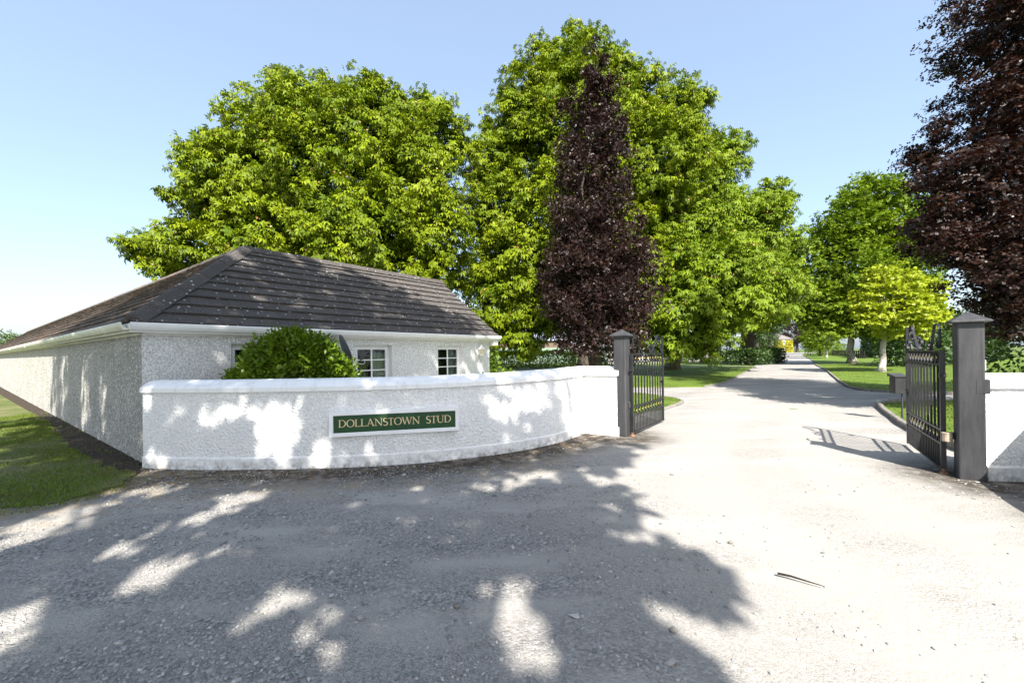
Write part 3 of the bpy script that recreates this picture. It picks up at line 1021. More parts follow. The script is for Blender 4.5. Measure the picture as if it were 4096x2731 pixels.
cappings((e + 0.06, e + 0.06, EZ + 0.05), ap, 'roof_front', w=0.20, drop=0.10)
cappings(ap, (TE, e + HW, RZ), 'roof_front')
cappings((e + HW, LE - HW, RZ), ap, 'roof_side')

# eaves: moulded gutter, fascia, soffit
gp = [(0.0, EZ - 0.11), (0.06, EZ - 0.115), (0.085, EZ - 0.085), (0.105, EZ - 0.05), (0.115, EZ - 0.005), (0.105, EZ + 0.012), (0.09, EZ + 0.008), (0.085, EZ - 0.04), (0.01, EZ - 0.09), (0.0, EZ - 0.005)]
MB().sweep([(e + 0.0, e + 0.0), (TE + 0.03, e + 0.0)], gp).obj('gutter', 'pvc', house)
MB().sweep([(e, LE), (e, e)], gp).obj('gutter', 'pvc_old', house)
MB().box(e + 0.02, TE, e + 0.01, e + 0.03, EZ - 0.15, EZ + 0.005).box(e + 0.03, TE, e + 0.03, -0.003, EZ - 0.15, EZ - 0.135).box(0.002, FW, -0.035, -0.004, EZ - 0.185, EZ - 0.151).obj('fascia', 'pvc', house)
MB().box(e + 0.01, e + 0.029, e + 0.03, LE, EZ - 0.15, EZ + 0.004).box(e + 0.029, -0.003, e + 0.03, LE, EZ - 0.15, EZ - 0.136).box(-0.035, -0.004, 0.0, LW, EZ - 0.185, EZ - 0.151).obj('fascia', 'pvc_old', house)
for y_ in (1.2, 4.6, 9.4, 15.0, 22.0):
    MB().sweep([(e, y_ + 0.09), (e, y_ - 0.09)], [(q * 1.06 + 0.004, z - 0.006) for q, z in gp[:6]] + [(0.0, EZ + 0.012)]).obj('gutter_joint', 'pvc_old', house)
# boxed end of the eaves at the verge and the barge board
MB().add([(FW + 0.02, e, EZ - 0.15), (TE - 0.01, e, EZ - 0.15), (TE - 0.01, e, EZ - 0.19), (FW + 0.02, e + 0.2, EZ - 0.34), (FW + 0.14, e + 0.2, EZ - 0.34), (TE - 0.01, e + 0.25, EZ - 0.15)], [(0, 1, 2), (0, 2, 4, 3), (1, 5, 4, 2)]).box(FW + 0.03, TE - 0.02, e + 0.02, e + 0.22, EZ - 0.30, EZ - 0.151).obj('eaves_box', 'pvc', house)
MB().add([(TE - 0.02, e, EZ - 0.16), (TE - 0.02, e, EZ - 0.01), (TE - 0.02, e + HW, RZ - 0.01), (TE - 0.02, e + HW, RZ - 0.16), (TE, e, EZ - 0.16), (TE, e, EZ - 0.01), (TE, e + HW, RZ - 0.01), (TE, e + HW, RZ - 0.16)], [(0, 1, 2, 3), (4, 5, 6, 7), (0, 4, 7, 3), (1, 5, 6, 2)]).obj('barge_board', 'pvc', house)


def hpt(x, y, z=0.0):
    """house frame to world"""
    return Vector((HC[0] + 0.6 * x - 0.8 * y, HC[1] + 0.8 * x + 0.6 * y, z))


# carriage lamp on the wall
lp = empty('wall_lamp', hpt(8.69, 0, 1.86), HROT)
tag(lp, 'white carriage lamp with cream glass at the end of the house front', 'lamp')
MB().box(-0.05, 0.05, -0.02, 0.0, -0.10, 0.12).obj('back_plate', 'pvc', lp)
MB().tube([(0, -0.02, -0.08), (0, -0.09, -0.14), (0, -0.13, -0.10)], 0.012, 6).obj('bracket', 'pvc', lp)


def frustum(mb_, r0, z0, r1, z1, y, n=6):
    return mb_.lathe([(r0, z0), (r1, z1)], n, (0, y, 0))


frustum(MB(), 0.065, -0.09, 0.095, 0.09, -0.13).obj('lamp_glass', 'lamp_glass', lp)
MB().lathe([(0.12, 0.09), (0.115, 0.10), (0.06, 0.17), (0.02, 0.20), (0.012, 0.23)], 6, (0, -0.13, 0)).obj('lamp_hood', 'pvc', lp)
MB().lathe([(0.03, -0.14), (0.07, -0.115), (0.07, -0.091)], 6, (0, -0.13, 0)).obj('lamp_base', 'pvc', lp)
mb = MB()
for k in range(6):
    a = 2 * math.pi * k / 6
    mb.tube([(0.067 * math.cos(a), -0.13 + 0.067 * math.sin(a), -0.09), (0.097 * math.cos(a), -0.13 + 0.097 * math.sin(a), 0.09)], 0.007, 4)
mb.obj('lamp_frame', 'pvc', lp)

# satellite dish
ds = empty('satellite_dish', hpt(3.45, 0, 1.80), HROT)
tag(ds, 'dark grey satellite dish seen edge-on between the bush and the window', 'satellite dish')
mb = MB()
cx, cy, cz = 0.05, -0.42, 0.12
# dish axis points along +x of the facade, tipped up and outwards
ax_ = Vector((0.86, -0.30, 0.34)).normalized()
s1 = ax_.cross(Vector((0, 0, 1))).normalized()
s2 = s1.cross(ax_).normalized()
rings = 7
vv_, ff_ = [], []
for sgn, off_ in ((0, 0.0), (1, -0.012)):
    for i in range(rings):
        r = 0.34 * i / (rings - 1)
        for k in range(24):
            a = 2 * math.pi * k / 24
            vv_.append(Vector((cx, cy, cz)) + s1 * (r * math.cos(a)) + s2 * (r * 1.08 * math.sin(a)) + ax_ * (0.55 * r * r + off_))
for sgn in (0, 1):
    b_ = sgn * rings * 24
    for i in range(rings - 1):
        for k in range(24):
            ff_.append((b_ + i * 24 + k, b_ + i * 24 + (k + 1) % 24, b_ + (i + 1) * 24 + (k + 1) % 24, b_ + (i + 1) * 24 + k))
b0 = (rings - 1) * 24
for k in range(24):
    ff_.append((b0 + k, b0 + (k + 1) % 24, b0 + rings * 24 + (k + 1) % 24, b0 + rings * 24 + k))
mb.add(vv_, ff_).obj('reflector', 'dish', ds, True)
low = Vector((cx, cy, cz)) - s2 * 0.34 + ax_ * 0.05
lnb = Vector((0.50, -0.50, -0.07))
MB().tube([low, lnb - Vector((0, 0, 0.03))], 0.012, 6).obj('feed_arm', 'dish', ds)
MB().tube([lnb - ax_ * 0.07, lnb - ax_ * 0.065, lnb + ax_ * 0.05], [0.018, 0.036, 0.03], 10).obj('feed_horn', 'iron', ds)
MB().tube([lnb + Vector((0.02, 0, -0.02)), lnb + Vector((0.06, 0, -0.1)), lnb + Vector((0.02, 0.01, -0.14)), low], 0.006, 5).obj('cable', 'pvc', ds)
MB().tube([(0, 0, -0.25), (0, -0.2, -0.25), (0.0, -0.40, -0.2), (cx, cy, cz - 0.02)], 0.02, 8).box(-0.06, 0.06, -0.02, 0, -0.35, -0.15).obj('mount', 'dish', ds)

# ------------------------------------------------------------------ name sign
SA, SB = Vector((-2.915, 6.66, 0)), Vector((-0.915, 7.125, 0))
sd_ = (SB - SA)
SW = sd_.length
sg = empty('name_sign', (SA.x, SA.y, 0.505), math.atan2(sd_.y, sd_.x))
tag(sg, 'long green name board with cream lettering in a white frame on the curved wall', 'sign')
SHH = 0.40
fwid = 0.062
for x0, x1, z0, z1 in ((0, SW, 0, fwid), (0, SW, SHH - fwid, SHH), (0, fwid, fwid, SHH - fwid), (SW - fwid, SW, fwid, SHH - fwid)):
    bevel(MB().box(x0 + 0.0005, x1 - 0.0005, -0.02, 0.17, z0, z1).obj('frame', 'smooth_white', sg), 0.006)
MB().box(fwid - 0.01, SW - fwid + 0.01, 0.0, 0.10, fwid - 0.01, SHH - fwid + 0.01).obj('board', 'sign_green', sg)


def stroke(mb_, pts, ws):
    """flat stroke through pts with a pen of the given widths"""
    n = len(pts)
    if not hasattr(ws, '__len__'):
        ws = [ws] * n
    v = []
    for i, (x, z) in enumerate(pts):
        a, b = pts[max(i - 1, 0)], pts[min(i + 1, n - 1)]
        dx, dz = b[0] - a[0], b[1] - a[1]
        l = math.hypot(dx, dz) or 1
        v += [(x - dz / l * ws[i] / 2, 0, z + dx / l * ws[i] / 2), (x + dz / l * ws[i] / 2, 0, z - dx / l * ws[i] / 2)]
    mb_.add(v, [(2 * i, 2 * i + 1, 2 * i + 3, 2 * i + 2) for i in range(n - 1)])


TK, TN = 0.115, 0.055


def arc(cx_, cz_, rx, rz, a0, a1, n=22):
    return [(cx_ + rx * math.cos(R(a0 + (a1 - a0) * i / n)), cz_ + rz * math.sin(R(a0 + (a1 - a0) * i / n))) for i in range(n + 1)]


def thick(pts, cx_):
    """broad where the pen runs upright, thin where it runs level"""
    ws = []
    for i in range(len(pts)):
        a, b = pts[max(i - 1, 0)], pts[min(i + 1, len(pts) - 1)]
        l = math.dist(a, b) or 1
        ws.append(TN + (TK - TN) * (abs(b[1] - a[1]) / l) ** 1.5)
    return ws


def serif(mb_, x, z, w=0.30):
    stroke(mb_, [(x - w / 2, z), (x + w / 2, z)], 0.045)


def glyph(ch):
    g_ = MB()
    if ch == 'D':
        stroke(g_, [(0.14, 0), (0.14, 1)], TK)
        p = [(0.02, 0.97), (0.30, 0.97)] + arc(0.34, 0.5, 0.40, 0.47, 90, -90) + [(0.30, 0.03), (0.02, 0.03)]
        stroke(g_, p, thick(p, 0))
        adv = 0.84
    elif ch == 'O':
        p = arc(0.42, 0.5, 0.37, 0.49, 0, 360, 40)
        stroke(g_, p, thick(p, 0))
        adv = 0.86
    elif ch == 'L':
        stroke(g_, [(0.14, 0), (0.14, 1)], TK)
        serif(g_, 0.14, 0.98)
        stroke(g_, [(0.0, 0.03), (0.55, 0.03), (0.60, 0.20)], [TN, TN, 0.05])
        adv = 0.62
    elif ch == 'A':
        stroke(g_, [(0.12, 0), (0.40, 1.0)], TN)
        stroke(g_, [(0.39, 1.02), (0.74, 0)], TK)
        stroke(g_, [(0.22, 0.34), (0.62, 0.34)], 0.055)
        serif(g_, 0.11, 0.02, 0.26)
        serif(g_, 0.75, 0.02, 0.28)
        adv = 0.86
    elif ch == 'N':
        stroke(g_, [(0.13, 0), (0.13, 1)], TN)
        stroke(g_, [(0.10, 1.0), (0.74, 0.0)], TK)
        stroke(g_, [(0.75, -0.02), (0.75, 1)], TN)
        serif(g_, 0.13, 0.02, 0.26)
        serif(g_, 0.05, 0.98, 0.2)
        serif(g_, 0.75, 0.98, 0.26)
        adv = 0.90
    elif ch == 'S':
        p = arc(0.27, 0.74, 0.20, 0.245, 30, 255, 18) + arc(0.25, 0.25, 0.235, 0.25, 75, -150, 18)
        ws = [0.055 + 0.08 * math.sin(math.pi * i / (len(p) - 1)) for i in range(len(p))]
        stroke(g_, p, ws)
        adv = 0.53
    elif ch == 'T':
        stroke(g_, [(0.34, 0), (0.34, 1)], TK)
        stroke(g_, [(0.01, 0.80), (0.04, 0.965), (0.64, 0.965), (0.67, 0.80)], [0.05, TN, TN, 0.05])
        serif(g_, 0.34, 0.02)
        adv = 0.68
    elif ch == 'W':
        for x0, z0, x1, z1, w_ in ((0.06, 1, 0.32, 0, TK), (0.32, 0, 0.56, 1, TN), (0.54, 1, 0.82, 0, TK), (0.82, 0, 1.06, 1, TN)):
            stroke(g_, [(x0, z0), (x1, z1)], w_)
        for x in (0.07, 0.55, 1.06):
            serif(g_, x, 0.98, 0.26)
        adv = 1.12
    else:  # U
        p = [(0.14, 1), (0.14, 0.40)] + arc(0.42, 0.36, 0.28, 0.35, 180, 360) + [(0.70, 1)]
        ws = [TK + (TN - TK) * min(1, i / (len(p) - 1) * 1.1) for i in range(len(p))]
        stroke(g_, p, ws)
        serif(g_, 0.14, 0.98)
        serif(g_, 0.70, 0.98, 0.28)
        adv = 0.84
    return g_, adv


LH = 0.118
txt = 'DOLLANSTOWN  STUD'
advs = [glyph(c)[1] * 1.0 if c != ' ' else 0.33 for c in txt]
tot = sum(advs)
XS = (SW - 2 * fwid - 0.14) / tot
x = fwid + 0.075
for c, a in zip(txt, advs):
    if c != ' ':
        g_, _ = glyph(c)
        g2 = MB()
        # each letter a thin raised plate
        q = [(x + vx * XS * 0.985, -0.0025, 0.150 + vz * LH) for vx, vy, vz in g_.v]
        g2.add(q, g_.f)
        o = g2.obj('letter', 'sign_cream', sg, fix=False)
        so = o.modifiers.new('solid', 'SOLIDIFY')
        so.thickness = 0.004
        so.offset = 0
    x += a * XS

# ------------------------------------------------------------------ gate pillars
def pillar(base, label):
    root = empty('gate_pillar', base, math.atan2(GN.y, GN.x))
    tag(root, label, 'pillar', 'gate pillars')
    w = 0.135
    mb_ = MB()
    c = 0.018
    pl = [(-w + c, -w), (w - c, -w), (w, -w + c), (w, w - c), (w - c, w), (-w + c, w), (-w, w - c), (-w, -w + c)]
    mb_.prism(pl, -0.2, 2.13)
    bevel(mb_.obj('post', 'pillar', root), 0.006)
    k = 0.195
    cap = MB().add([(-k, -k, 2.13), (k, -k, 2.13), (k, k, 2.13), (-k, k, 2.13), (-k, -k, 2.158), (k, -k, 2.158), (k, k, 2.158), (-k, k, 2.158), (0, 0, 2.285)],
                   [(3, 2, 1, 0), (0, 1, 5, 4), (1, 2, 6, 5), (2, 3, 7, 6), (3, 0, 4, 7), (4, 5, 8), (5, 6, 8), (6, 7, 8), (7, 4, 8)])
    bevel(cap.obj('cap', 'pillar', root), 0.006)
    return root


PL = Vector((2.37, 9.07, 0))
PR = Vector((6.30, 5.80, 0))
pl_ = pillar(PL, 'charcoal square gate pillar at the end of the curved wall')
pr_ = pillar(PR, 'larger looking charcoal gate pillar at the right, meeting the right wall')
MB().tube([(0.135, 0.02, 0.70), (0.155, 0.02, 0.70)], 0.035, 12).tube([(0.15, 0.02, 0.60), (0.15, 0.02, 0.72)], 0.02, 8).obj('bolt_keeper', 'pillar', pl_)
MB().tube([(-0.135, 0.06, 0.55), (-0.20, 0.06, 0.55)], 0.05, 14).obj('stop_bracket', 'iron', pr_)
bevel(MB().lathe([(0.052, 0.47), (0.058, 0.475), (0.055, 0.58), (0.062, 0.595), (0.05, 0.60)], 18, (-0.215, 0.0, 0)).obj('gate_stop', 'bronze', pr_), 0.004)
MB().box(0.135, 0.155, -0.05, 0.03, 1.48, 1.62).obj('keypad', 'pvc', pr_)
MB().box(0.05, 0.175, -0.138, -0.02, 1.17, 1.36).obj('junction_box', 'pillar', pr_)


# ------------------------------------------------------------------ gate leaves
def spiral(cx_, cz_, r, turns, a0, sgn=1, n=26, rmin=0.25):
    return [(cx_ + r * (1 - (1 - rmin) * i / n) * math.cos(a0 + sgn * turns * 2 * math.pi * i / n), cz_ + r * (1 - (1 - rmin) * i / n) * math.sin(a0 + sgn * turns * 2 * math.pi * i / n)) for i in range(n + 1)]


GL = 2.16
parts = []


def gp_(mb_, name, mat, bv=0.0):
    me_ = mb_.mesh(name)
    me_.materials.append(M[mat])
    parts.append((name, me_, bv))


gp_(MB().box(0.0, 0.055, -0.0275, 0.0275, 0.07, 1.755), 'stile', 'iron', 0.003)
gp_(MB().box(GL - 0.045, GL, -0.0225, 0.0225, 0.03, 2.18), 'stile', 'iron', 0.003)
for z in (1.745, 1.555, 0.615, 0.415):
    gp_(MB().box(0.055, GL - 0.045, -0.02, 0.02, z - 0.011, z + 0.011), 'rail', 'iron')
gp_(MB().box(0.055, GL - 0.045, -0.02, 0.02, 0.05, 0.075), 'rail', 'iron')
NB = 10
bs = [0.055 + (GL - 0.10) * (i + 1) / (NB + 1) for i in range(NB)]
stepb = bs[1] - bs[0]
for x in bs:
    gp_(MB().box(x - 0.0125, x + 0.0125, -0.0125, 0.0125, 0.625, 1.545), 'bar', 'iron')
for i in range(2 * NB + 1):
    x = bs[0] + (i - 1) * stepb / 2
    if 0.07 < x < GL - 0.06:
        gp_(MB().box(x - 0.01, x + 0.01, -0.01, 0.01, 0.074, 0.405), 'dog_bar', 'iron')
for zb, zt in ((1.566, 1.735), (0.426, 0.605)):
    for x in bs:
        zc, hh = (zb + zt) / 2, (zt - zb) / 2
        mb = MB()
        for s_ in (-1, 1):
            mb.ribbon([(x + s_ * (0.020 + 0.055 * (t * t)), zc + t * hh) for t in np.linspace(-1, 1, 11)], 0.022, 0.009)
        mb.ribbon([(x - 0.075, zt - 0.004), (x - 0.055, zt - 0.012), (x + 0.055, zt - 0.012), (x + 0.075, zt - 0.004)], 0.026, 0.006)
        gp_(mb, 'ornament', 'iron')
        gp_(MB().box(x - 0.021, x + 0.021, -0.014, 0.014, zc - 0.012, zc + 0.012), 'collar', 'gold', 0.003)
TZ = 1.757
# cresting: a hooked strap at the hinge, curls between, and a raking strap with curls up to the tall stile
gp_(MB().ribbon([(0.62, TZ), (0.50, TZ + 0.12)] + [(0.28 + 0.16 * math.cos(a), TZ + 0.23 + 0.16 * math.sin(a)) for a in np.linspace(0.5, 3.1, 14)] + spiral(0.19, TZ + 0.095, 0.09, 0.9, 2.6, 1)[2:], 0.034, 0.010), 'scroll', 'iron')
gp_(MB().ribbon([(0.66, TZ)] + spiral(0.69, TZ + 0.06, 0.06, 1.1, -1.9, 1), 0.032, 0.009), 'scroll', 'iron')
gp_(MB().ribbon([(1.20, TZ)] + spiral(1.14, TZ + 0.10, 0.10, 1.15, -1.0, 1), 0.032, 0.009), 'scroll', 'iron')
gp_(MB().ribbon([(1.22, TZ + 0.02)] + spiral(1.27, TZ + 0.19, 0.055, 1.1, -2.2, 1), 0.032, 0.009), 'scroll', 'iron')
gp_(MB().ribbon([(1.30, TZ), (1.50, TZ + 0.18), (1.68, TZ + 0.36)] + [(1.80 + 0.12 * math.cos(a), TZ + 0.33 + 0.11 * math.sin(a)) for a in np.linspace(2.5, 0.0, 10)] + [(1.94, TZ + 0.20)], 0.034, 0.011), 'scroll', 'iron')
gp_(MB().ribbon(spiral(1.83, TZ + 0.30, 0.085, 1.2, 2.2, -1), 0.032, 0.009), 'scroll', 'iron')
gp_(MB().ribbon(spiral(1.66, TZ + 0.20, 0.06, 1.2, 2.2, -1), 0.032, 0.009), 'scroll', 'iron')
gp_(MB().ribbon([(1.36, TZ)] + spiral(1.50, TZ + 0.065, 0.065, 1.15, -2.0, 1), 0.032, 0.009), 'scroll', 'iron')
gp_(MB().ribbon([(GL - 0.05, TZ + 0.01)] + spiral(GL - 0.17, TZ + 0.11, 0.10, 1.1, -0.9, 1), 0.032, 0.009), 'scroll', 'iron')
gp_(MB().box(-0.012, 0.067, -0.034, 0.034, 1.37, 1.43).box(-0.10, -0.012, -0.014, 0.014, 1.382, 1.418), 'hinge_strap', 'iron', 0.003)
gp_(MB().tube([(0.027, 0, 0.07), (0.027, 0, -0.03)], 0.024, 10).lathe([(0.055, -0.05), (0.055, 0.005), (0.035, 0.02)], 12, (0.027, 0, 0)), 'bottom_pivot', 'rust')
gp_(MB().box(GL - 0.13, GL - 0.047, -0.035, 0.035, 1.03, 1.05).box(GL - 0.12, GL - 0.09, -0.05, 0.05, 1.0, 1.06), 'latch', 'iron')
for hinge, ang, label in (((2.545, 8.985, 0), math.atan2(0.80, 0.60), 'open black iron gate leaf hung on the left pillar, gold collars'),
                          ((6.135, 5.985, 0), math.atan2(0.835, 0.55), 'open black iron gate leaf hung on the right pillar, casting its shadow')):
    root = empty('iron_gate', hinge, ang)
    tag(root, label, 'gate', 'iron gate leaves')
    for nm_, me_, bv in parts:
        o = bpy.data.objects.new(nm_, me_)
        o.parent = root
        col.objects.link(o)
        if bv: bevel(o, bv)

# ------------------------------------------------------------------ letter box on a post
lb = empty('letter_box', (9.66, 10.42, 0.05), R(-12))
tag(lb, 'dark grey letter box on a thin post behind the right gate', 'letter box')
MB().tube([(0, 0, -0.1), (0, 0, 0.66)], 0.02, 10).obj('post', 'pillar', lb)
bevel(MB().box(-0.21, 0.03, -0.12, 0.10, 0.62, 1.04).obj('box', 'iron', lb), 0.004)
MB().add([(-0.24, -0.16, 1.04), (0.05, -0.16, 1.04), (0.05, 0.13, 1.04), (-0.24, 0.13, 1.04), (-0.24, -0.16, 1.055), (0.05, -0.16, 1.055), (0.05, 0.13, 1.12), (-0.24, 0.13, 1.12)],
         [(3, 2, 1, 0), (4, 5, 6, 7), (0, 1, 5, 4), (1, 2, 6, 5), (2, 3, 7, 6), (3, 0, 4, 7)]).obj('lid', 'pillar', lb)
MB().box(-0.214, -0.2105, -0.09, 0.07, 0.68, 0.98).obj('door', 'iron', lb)
MB().box(-0.17, -0.01, -0.124, -0.1205, 0.90, 0.925).obj('slot', 'iron', lb)


# ------------------------------------------------------------------ plants near the house
def shell_leaves(lobes, n_per_m2, clump, leaves, leaf, mat, name, parent, base, k=1, wid=0.28, up=0.5, zmin=0.0, inner=0.2, sag=0.0, droop=0.12):
    p, o, cl, _ = crown_points(lobes, n_per_m2, leaves, clump, inner, 1.0, zmin)
    N = len(p)
    ax = unit(o) * 0.9 + rng.normal(size=(N, 3)) * 0.55 + np.array([0, 0, 0.25 - sag])
    nr = np.array([0, 0, up]) + unit(o) * 0.4 + rng.normal(size=(N, 3)) * 0.5
    me_ = leaf_mesh(name, p - np.array(base), ax, nr, leaf * rng.uniform(0.6, 1.25, N), k, wid, 55, droop, np.clip(0.4 * cl + 0.6 * rng.random(N), 0, 1))
    return link(name, me_, mat, parent)


def stems(base_r, h, n, mat, parent, r=0.02, spread=1.0):
    mb_ = MB()
    for i in range(n):
        a = rng.random() * 6.28
        d = base_r * rng.random()
        mb_.tube([(d * math.cos(a) * 0.4, d * math.sin(a) * 0.4, -0.05), (d * math.cos(a) * 0.8, d * math.sin(a) * 0.8, h * 0.45), (d * math.cos(a) * 1.4 * spread, d * math.sin(a) * 1.4 * spread, h * 0.85)], [r, r * 0.7, r * 0.3], 5)
    mb_.obj('stem', mat, parent, True, False)


sb = (-4.16, 7.92, 0)
bush = empty('laurel_bush', sb)
tag(bush, 'rounded glossy green laurel bush between the curved wall and the house', 'bush')
BL = [(x_, y_ + 0.03, z_ * 0.985, r_ * 0.93) for x_, y_, z_, r_ in [(-4.17, 8.05, 1.25, 0.95), (-4.78, 7.78, 1.15, 0.52), (-3.60, 8.15, 1.20, 0.58), (-4.2, 7.8, 1.75, 0.55), (-3.85, 8.0, 1.70, 0.55), (-4.5, 7.8, 1.58, 0.5), (-3.45, 8.3, 0.9, 0.55), (-4.75, 7.85, 0.8, 0.5)]]
BL += [(-4.2 + math.cos(q * 2.4) * 0.16 * (q % 7), 8.0 + math.sin(q * 2.4) * 0.10 * (q % 6), 2.12 - 0.035 * (q % 7) ** 1.5, 0.10 + 0.02 * (q % 3)) for q in range(16)]
shell_leaves(BL, 150, 0.10, 7, 0.105, 'laurel', 'foliage', bush, sb, 1, 0.24, 0.5, 0.1, 0.22)
stems(0.5, 1.6, 9, 'bark', bush)

vb = hpt(FW + 0.25, -0.05)
vine = empty('climbing_plant', vb)
tag(vine, 'bright green climber at the right corner of the house', 'climber')
VL = [tuple(hpt(FW + 0.30, 0.15, z)) + (r,) for z, r in ((0.5, 0.35), (0.95, 0.28), (1.35, 0.24), (1.7, 0.16))] + [tuple(hpt(FW + 0.6, -0.3, 0.85)) + (0.28,), tuple(hpt(FW - 0.7, -0.25, 0.75)) + (0.25,)]
shell_leaves(VL, 60, 0.14, 6, 0.13, 'hedge_leaf', 'foliage', vine, vb, 1, 0.33, 0.4, 0.1, 0.3)
stems(0.15, 1.5, 4, 'bark', vine, 0.012)


def hedge(name, label, p0, p1, w, h, mat, leaf=0.12, dens=55, bumps=0.15, group=None, cat='hedge', z0=0.1, open_base=0.0, wid=0.3):
    p0, p1 = np.array(p0, float), np.array(p1, float)
    L = np.linalg.norm(p1 - p0)
    d = (p1 - p0) / L
    s = np.array([d[1], -d[0]])
    area = L * (2 * h + w) + 2 * w * h
    n = int(area * dens)
    t = rng.random(n) * L
    hh = h * (1 + bumps * np.interp(t, np.linspace(0, L, max(3, int(L / 1.1))), rng.normal(size=max(3, int(L / 1.1)))))
    face = rng.random(n)
    q = np.where(face < 0.42, w / 2, np.where(face < 0.58, -w / 2, (rng.random(n) - 0.5) * w))
    z = np.where(face < 0.58, z0 + (hh - z0) * rng.random(n), hh)
    end = rng.random(n) < (2 * w * h / area)
    t = np.where(end, np.where(rng.random(n) < 0.5, 0, L), t)
    q = np.where(end, (rng.random(n) - 0.5) * w, q)
    q = q + rng.normal(size=n) * 0.10 * w
    z = z + rng.normal(size=n) * 0.05 * h
    z = np.maximum(z, 0.03)
    pos = np.stack([t[:, None] * d[None] + q[:, None] * s[None]], 0)[0]
    P = np.concatenate([pos, z[:, None]], 1)
    o = np.concatenate([(q / w * 2)[:, None] * s[None], ((z / h) - 0.5)[:, None]], 1)
    root = empty(name, (p0[0], p0[1], 0))
    tag(root, label, cat, group)
    ax = o * 0.7 + rng.normal(size=(n, 3)) * 0.6
    nr = o * 0.6 + np.array([0, 0, 0.5]) + rng.normal(size=(n, 3)) * 0.45
    link('foliage', leaf_mesh('foliage', P, ax, nr, leaf * rng.uniform(0.6, 1.3, n), 1, wid, 60, 0.1, np.clip(0.5 * z / h + 0.6 * rng.random(n) - 0.1, 0, 1)), mat, root)  # leaf tone lightens with height, light from above put into the colour
    mb_ = MB()
    for i in range(max(2, int(L / 0.9))):
        x = (i + 0.5) / max(2, int(L / 0.9)) * L
        b = d * x
        mb_.tube([(b[0], b[1], -0.05), (b[0] + rng.normal() * 0.1, b[1] + rng.normal() * 0.1, h * 0.5), (b[0] + rng.normal() * 0.2, b[1] + rng.normal() * 0.2, h * 0.9)], [0.03, 0.02, 0.006], 5)
    mb_.obj('stem', 'bark', root, True, False)
    return root


hedge('clipped_hedge', 'clipped green hedge coloured as if sunlit, seen over the curved wall', (-3.5, 47.0), (7.4, 50.8), 1.3, 1.75, 'hedge_sunlit', 0.20, 190, 0.05)
hedge('clipped_hedge', 'dark hedge stretch beside the big chestnut trunk', (10.6, 51.5), (15.0, 52.5), 1.2, 1.9, 'dark_leaf', 0.25, 110, 0.08)
hedge('ivy_mound', 'dark ivy-covered mound around the leaning trunk beside the drive', (27.5, 50.5), (34.0, 55.5), 3.0, 1.55, 'dark_leaf', 0.26, 110, 0.12, cat='ivy')
hedge('box_hedge', 'low green hedge on the left just before the far house', (58, 95), (67, 109), 3, 1.7, 'hedge_leaf', 0.4, 25, 0.1)
hedge('low_hedge', 'low leafy hedge right of the drive near the far house', (80, 112), (92, 118), 3, 2.1, 'hedge_leaf', 0.4, 25, 0.2)
hedge('laurel_hedge', 'dark evergreen hedge behind the right wall under the copper beech', (18.6, 15.5), (36, 19.5), 2.2, 3.6, 'dark_leaf', 0.18, 110, 0.10)
hedge('boundary_hedge', 'tall dark hedge behind the golden tree', (35.5, 38.5), (68, 60), 3.0, 4.2, 'dark_leaf', 0.30, 70, 0.15)
hedge('field_hedge', 'tall dark hedge beyond the timber fence on the right', (64.5, 72), (104, 122), 3, 5.0, 'dark_leaf', 0.45, 30, 0.15)
hedge('shrub_border', 'loose flowering shrubs against the stone wall left of the drive', (24, 61), (33, 66), 2.2, 2.4, 'lime', 0.3, 30, 0.3)

# ------------------------------------------------------------------ trees
LEFT = [(-11.1, 26, 12.5, 5.5), (-15.8, 25, 12.2, 3.2), (-6.0, 26, 12.4, 3.7), (-8.3, 26, 15.9, 2.6), (-12.9, 26, 15.9, 2.5), (-15.1, 25.5, 14.5, 2.4), (-17.6, 25, 14.1, 1.2), (-18.2, 25, 12.2, 1.3), (-4.3, 26, 15.0, 2.1), (-5.6, 26, 16.1, 1.5), (-17.4, 25, 10.1, 1.7), (-21.6, 24.5, 8.1, 0.9), (-19.9, 24.5, 8.2, 1.2), (-18.1, 24.5, 8.2, 1.7), (-20.8, 24.5, 7.2, 0.8), (-13.8, 24, 8.2, 3.1), (-8.6, 23.5, 8.5, 3.6), (-4.4, 24.5, 8.8, 2.4), (-4.0, 25, 6.8, 1.5), (-12.3, 25, 6.9, 3.0), (-7.6, 25, 6.3, 3.0), (-8.0, 26, 17.7, 1.0), (-13.7, 25.5, 17.7, 0.95), (-5.0, 26, 16.9, 0.8), (-10.8, 26, 17.4, 0.9)]
tree('horse_chestnut', 'broad rounded horse chestnut rising behind the cottage roof', 'tree', (-10.5, 26.5, 0), LEFT, 'chestnut', 'bark', 0.75, (0, 0, 4.5), 0.30, 5, 0.19, 1.7, 21, 0.60, group='horse chestnut trees', blossom=0.06, zmin=2.2, seed=11, droop=0.42, spread=82, rough=0.45, fill=4.5, gap=0.65)
MID = [(5.6, 33, 24.2, 2.5), (2.8, 33, 22.9, 2.5), (0.9, 32.5, 19.7, 2.8), (-1.3, 32, 16.4, 2.2), (9.3, 33, 22.4, 2.5), (12.7, 33, 20.7, 2.2), (14.4, 33, 21.4, 1.3), (5.1, 33, 18.2, 5.6), (11.1, 32.5, 16.2, 4.2), (13.6, 32, 16.9, 1.9), (-0.7, 31, 12.4, 2.8), (0.2, 29.5, 8.2, 3.0), (-0.8, 29, 5.2, 2.3), (0.7, 29, 3.4, 1.9), (-2.0, 30.5, 7.2, 1.3), (-1.4, 30, 3.7, 1.3), (3.8, 31, 9.8, 5.3), (8.0, 32, 8.4, 4.6), (2.6, 30, 4.4, 1.8), (8.2, 33, 25.4, 0.8), (5.8, 33, 26.2, 0.8), (3.6, 33, 25.0, 0.8)]
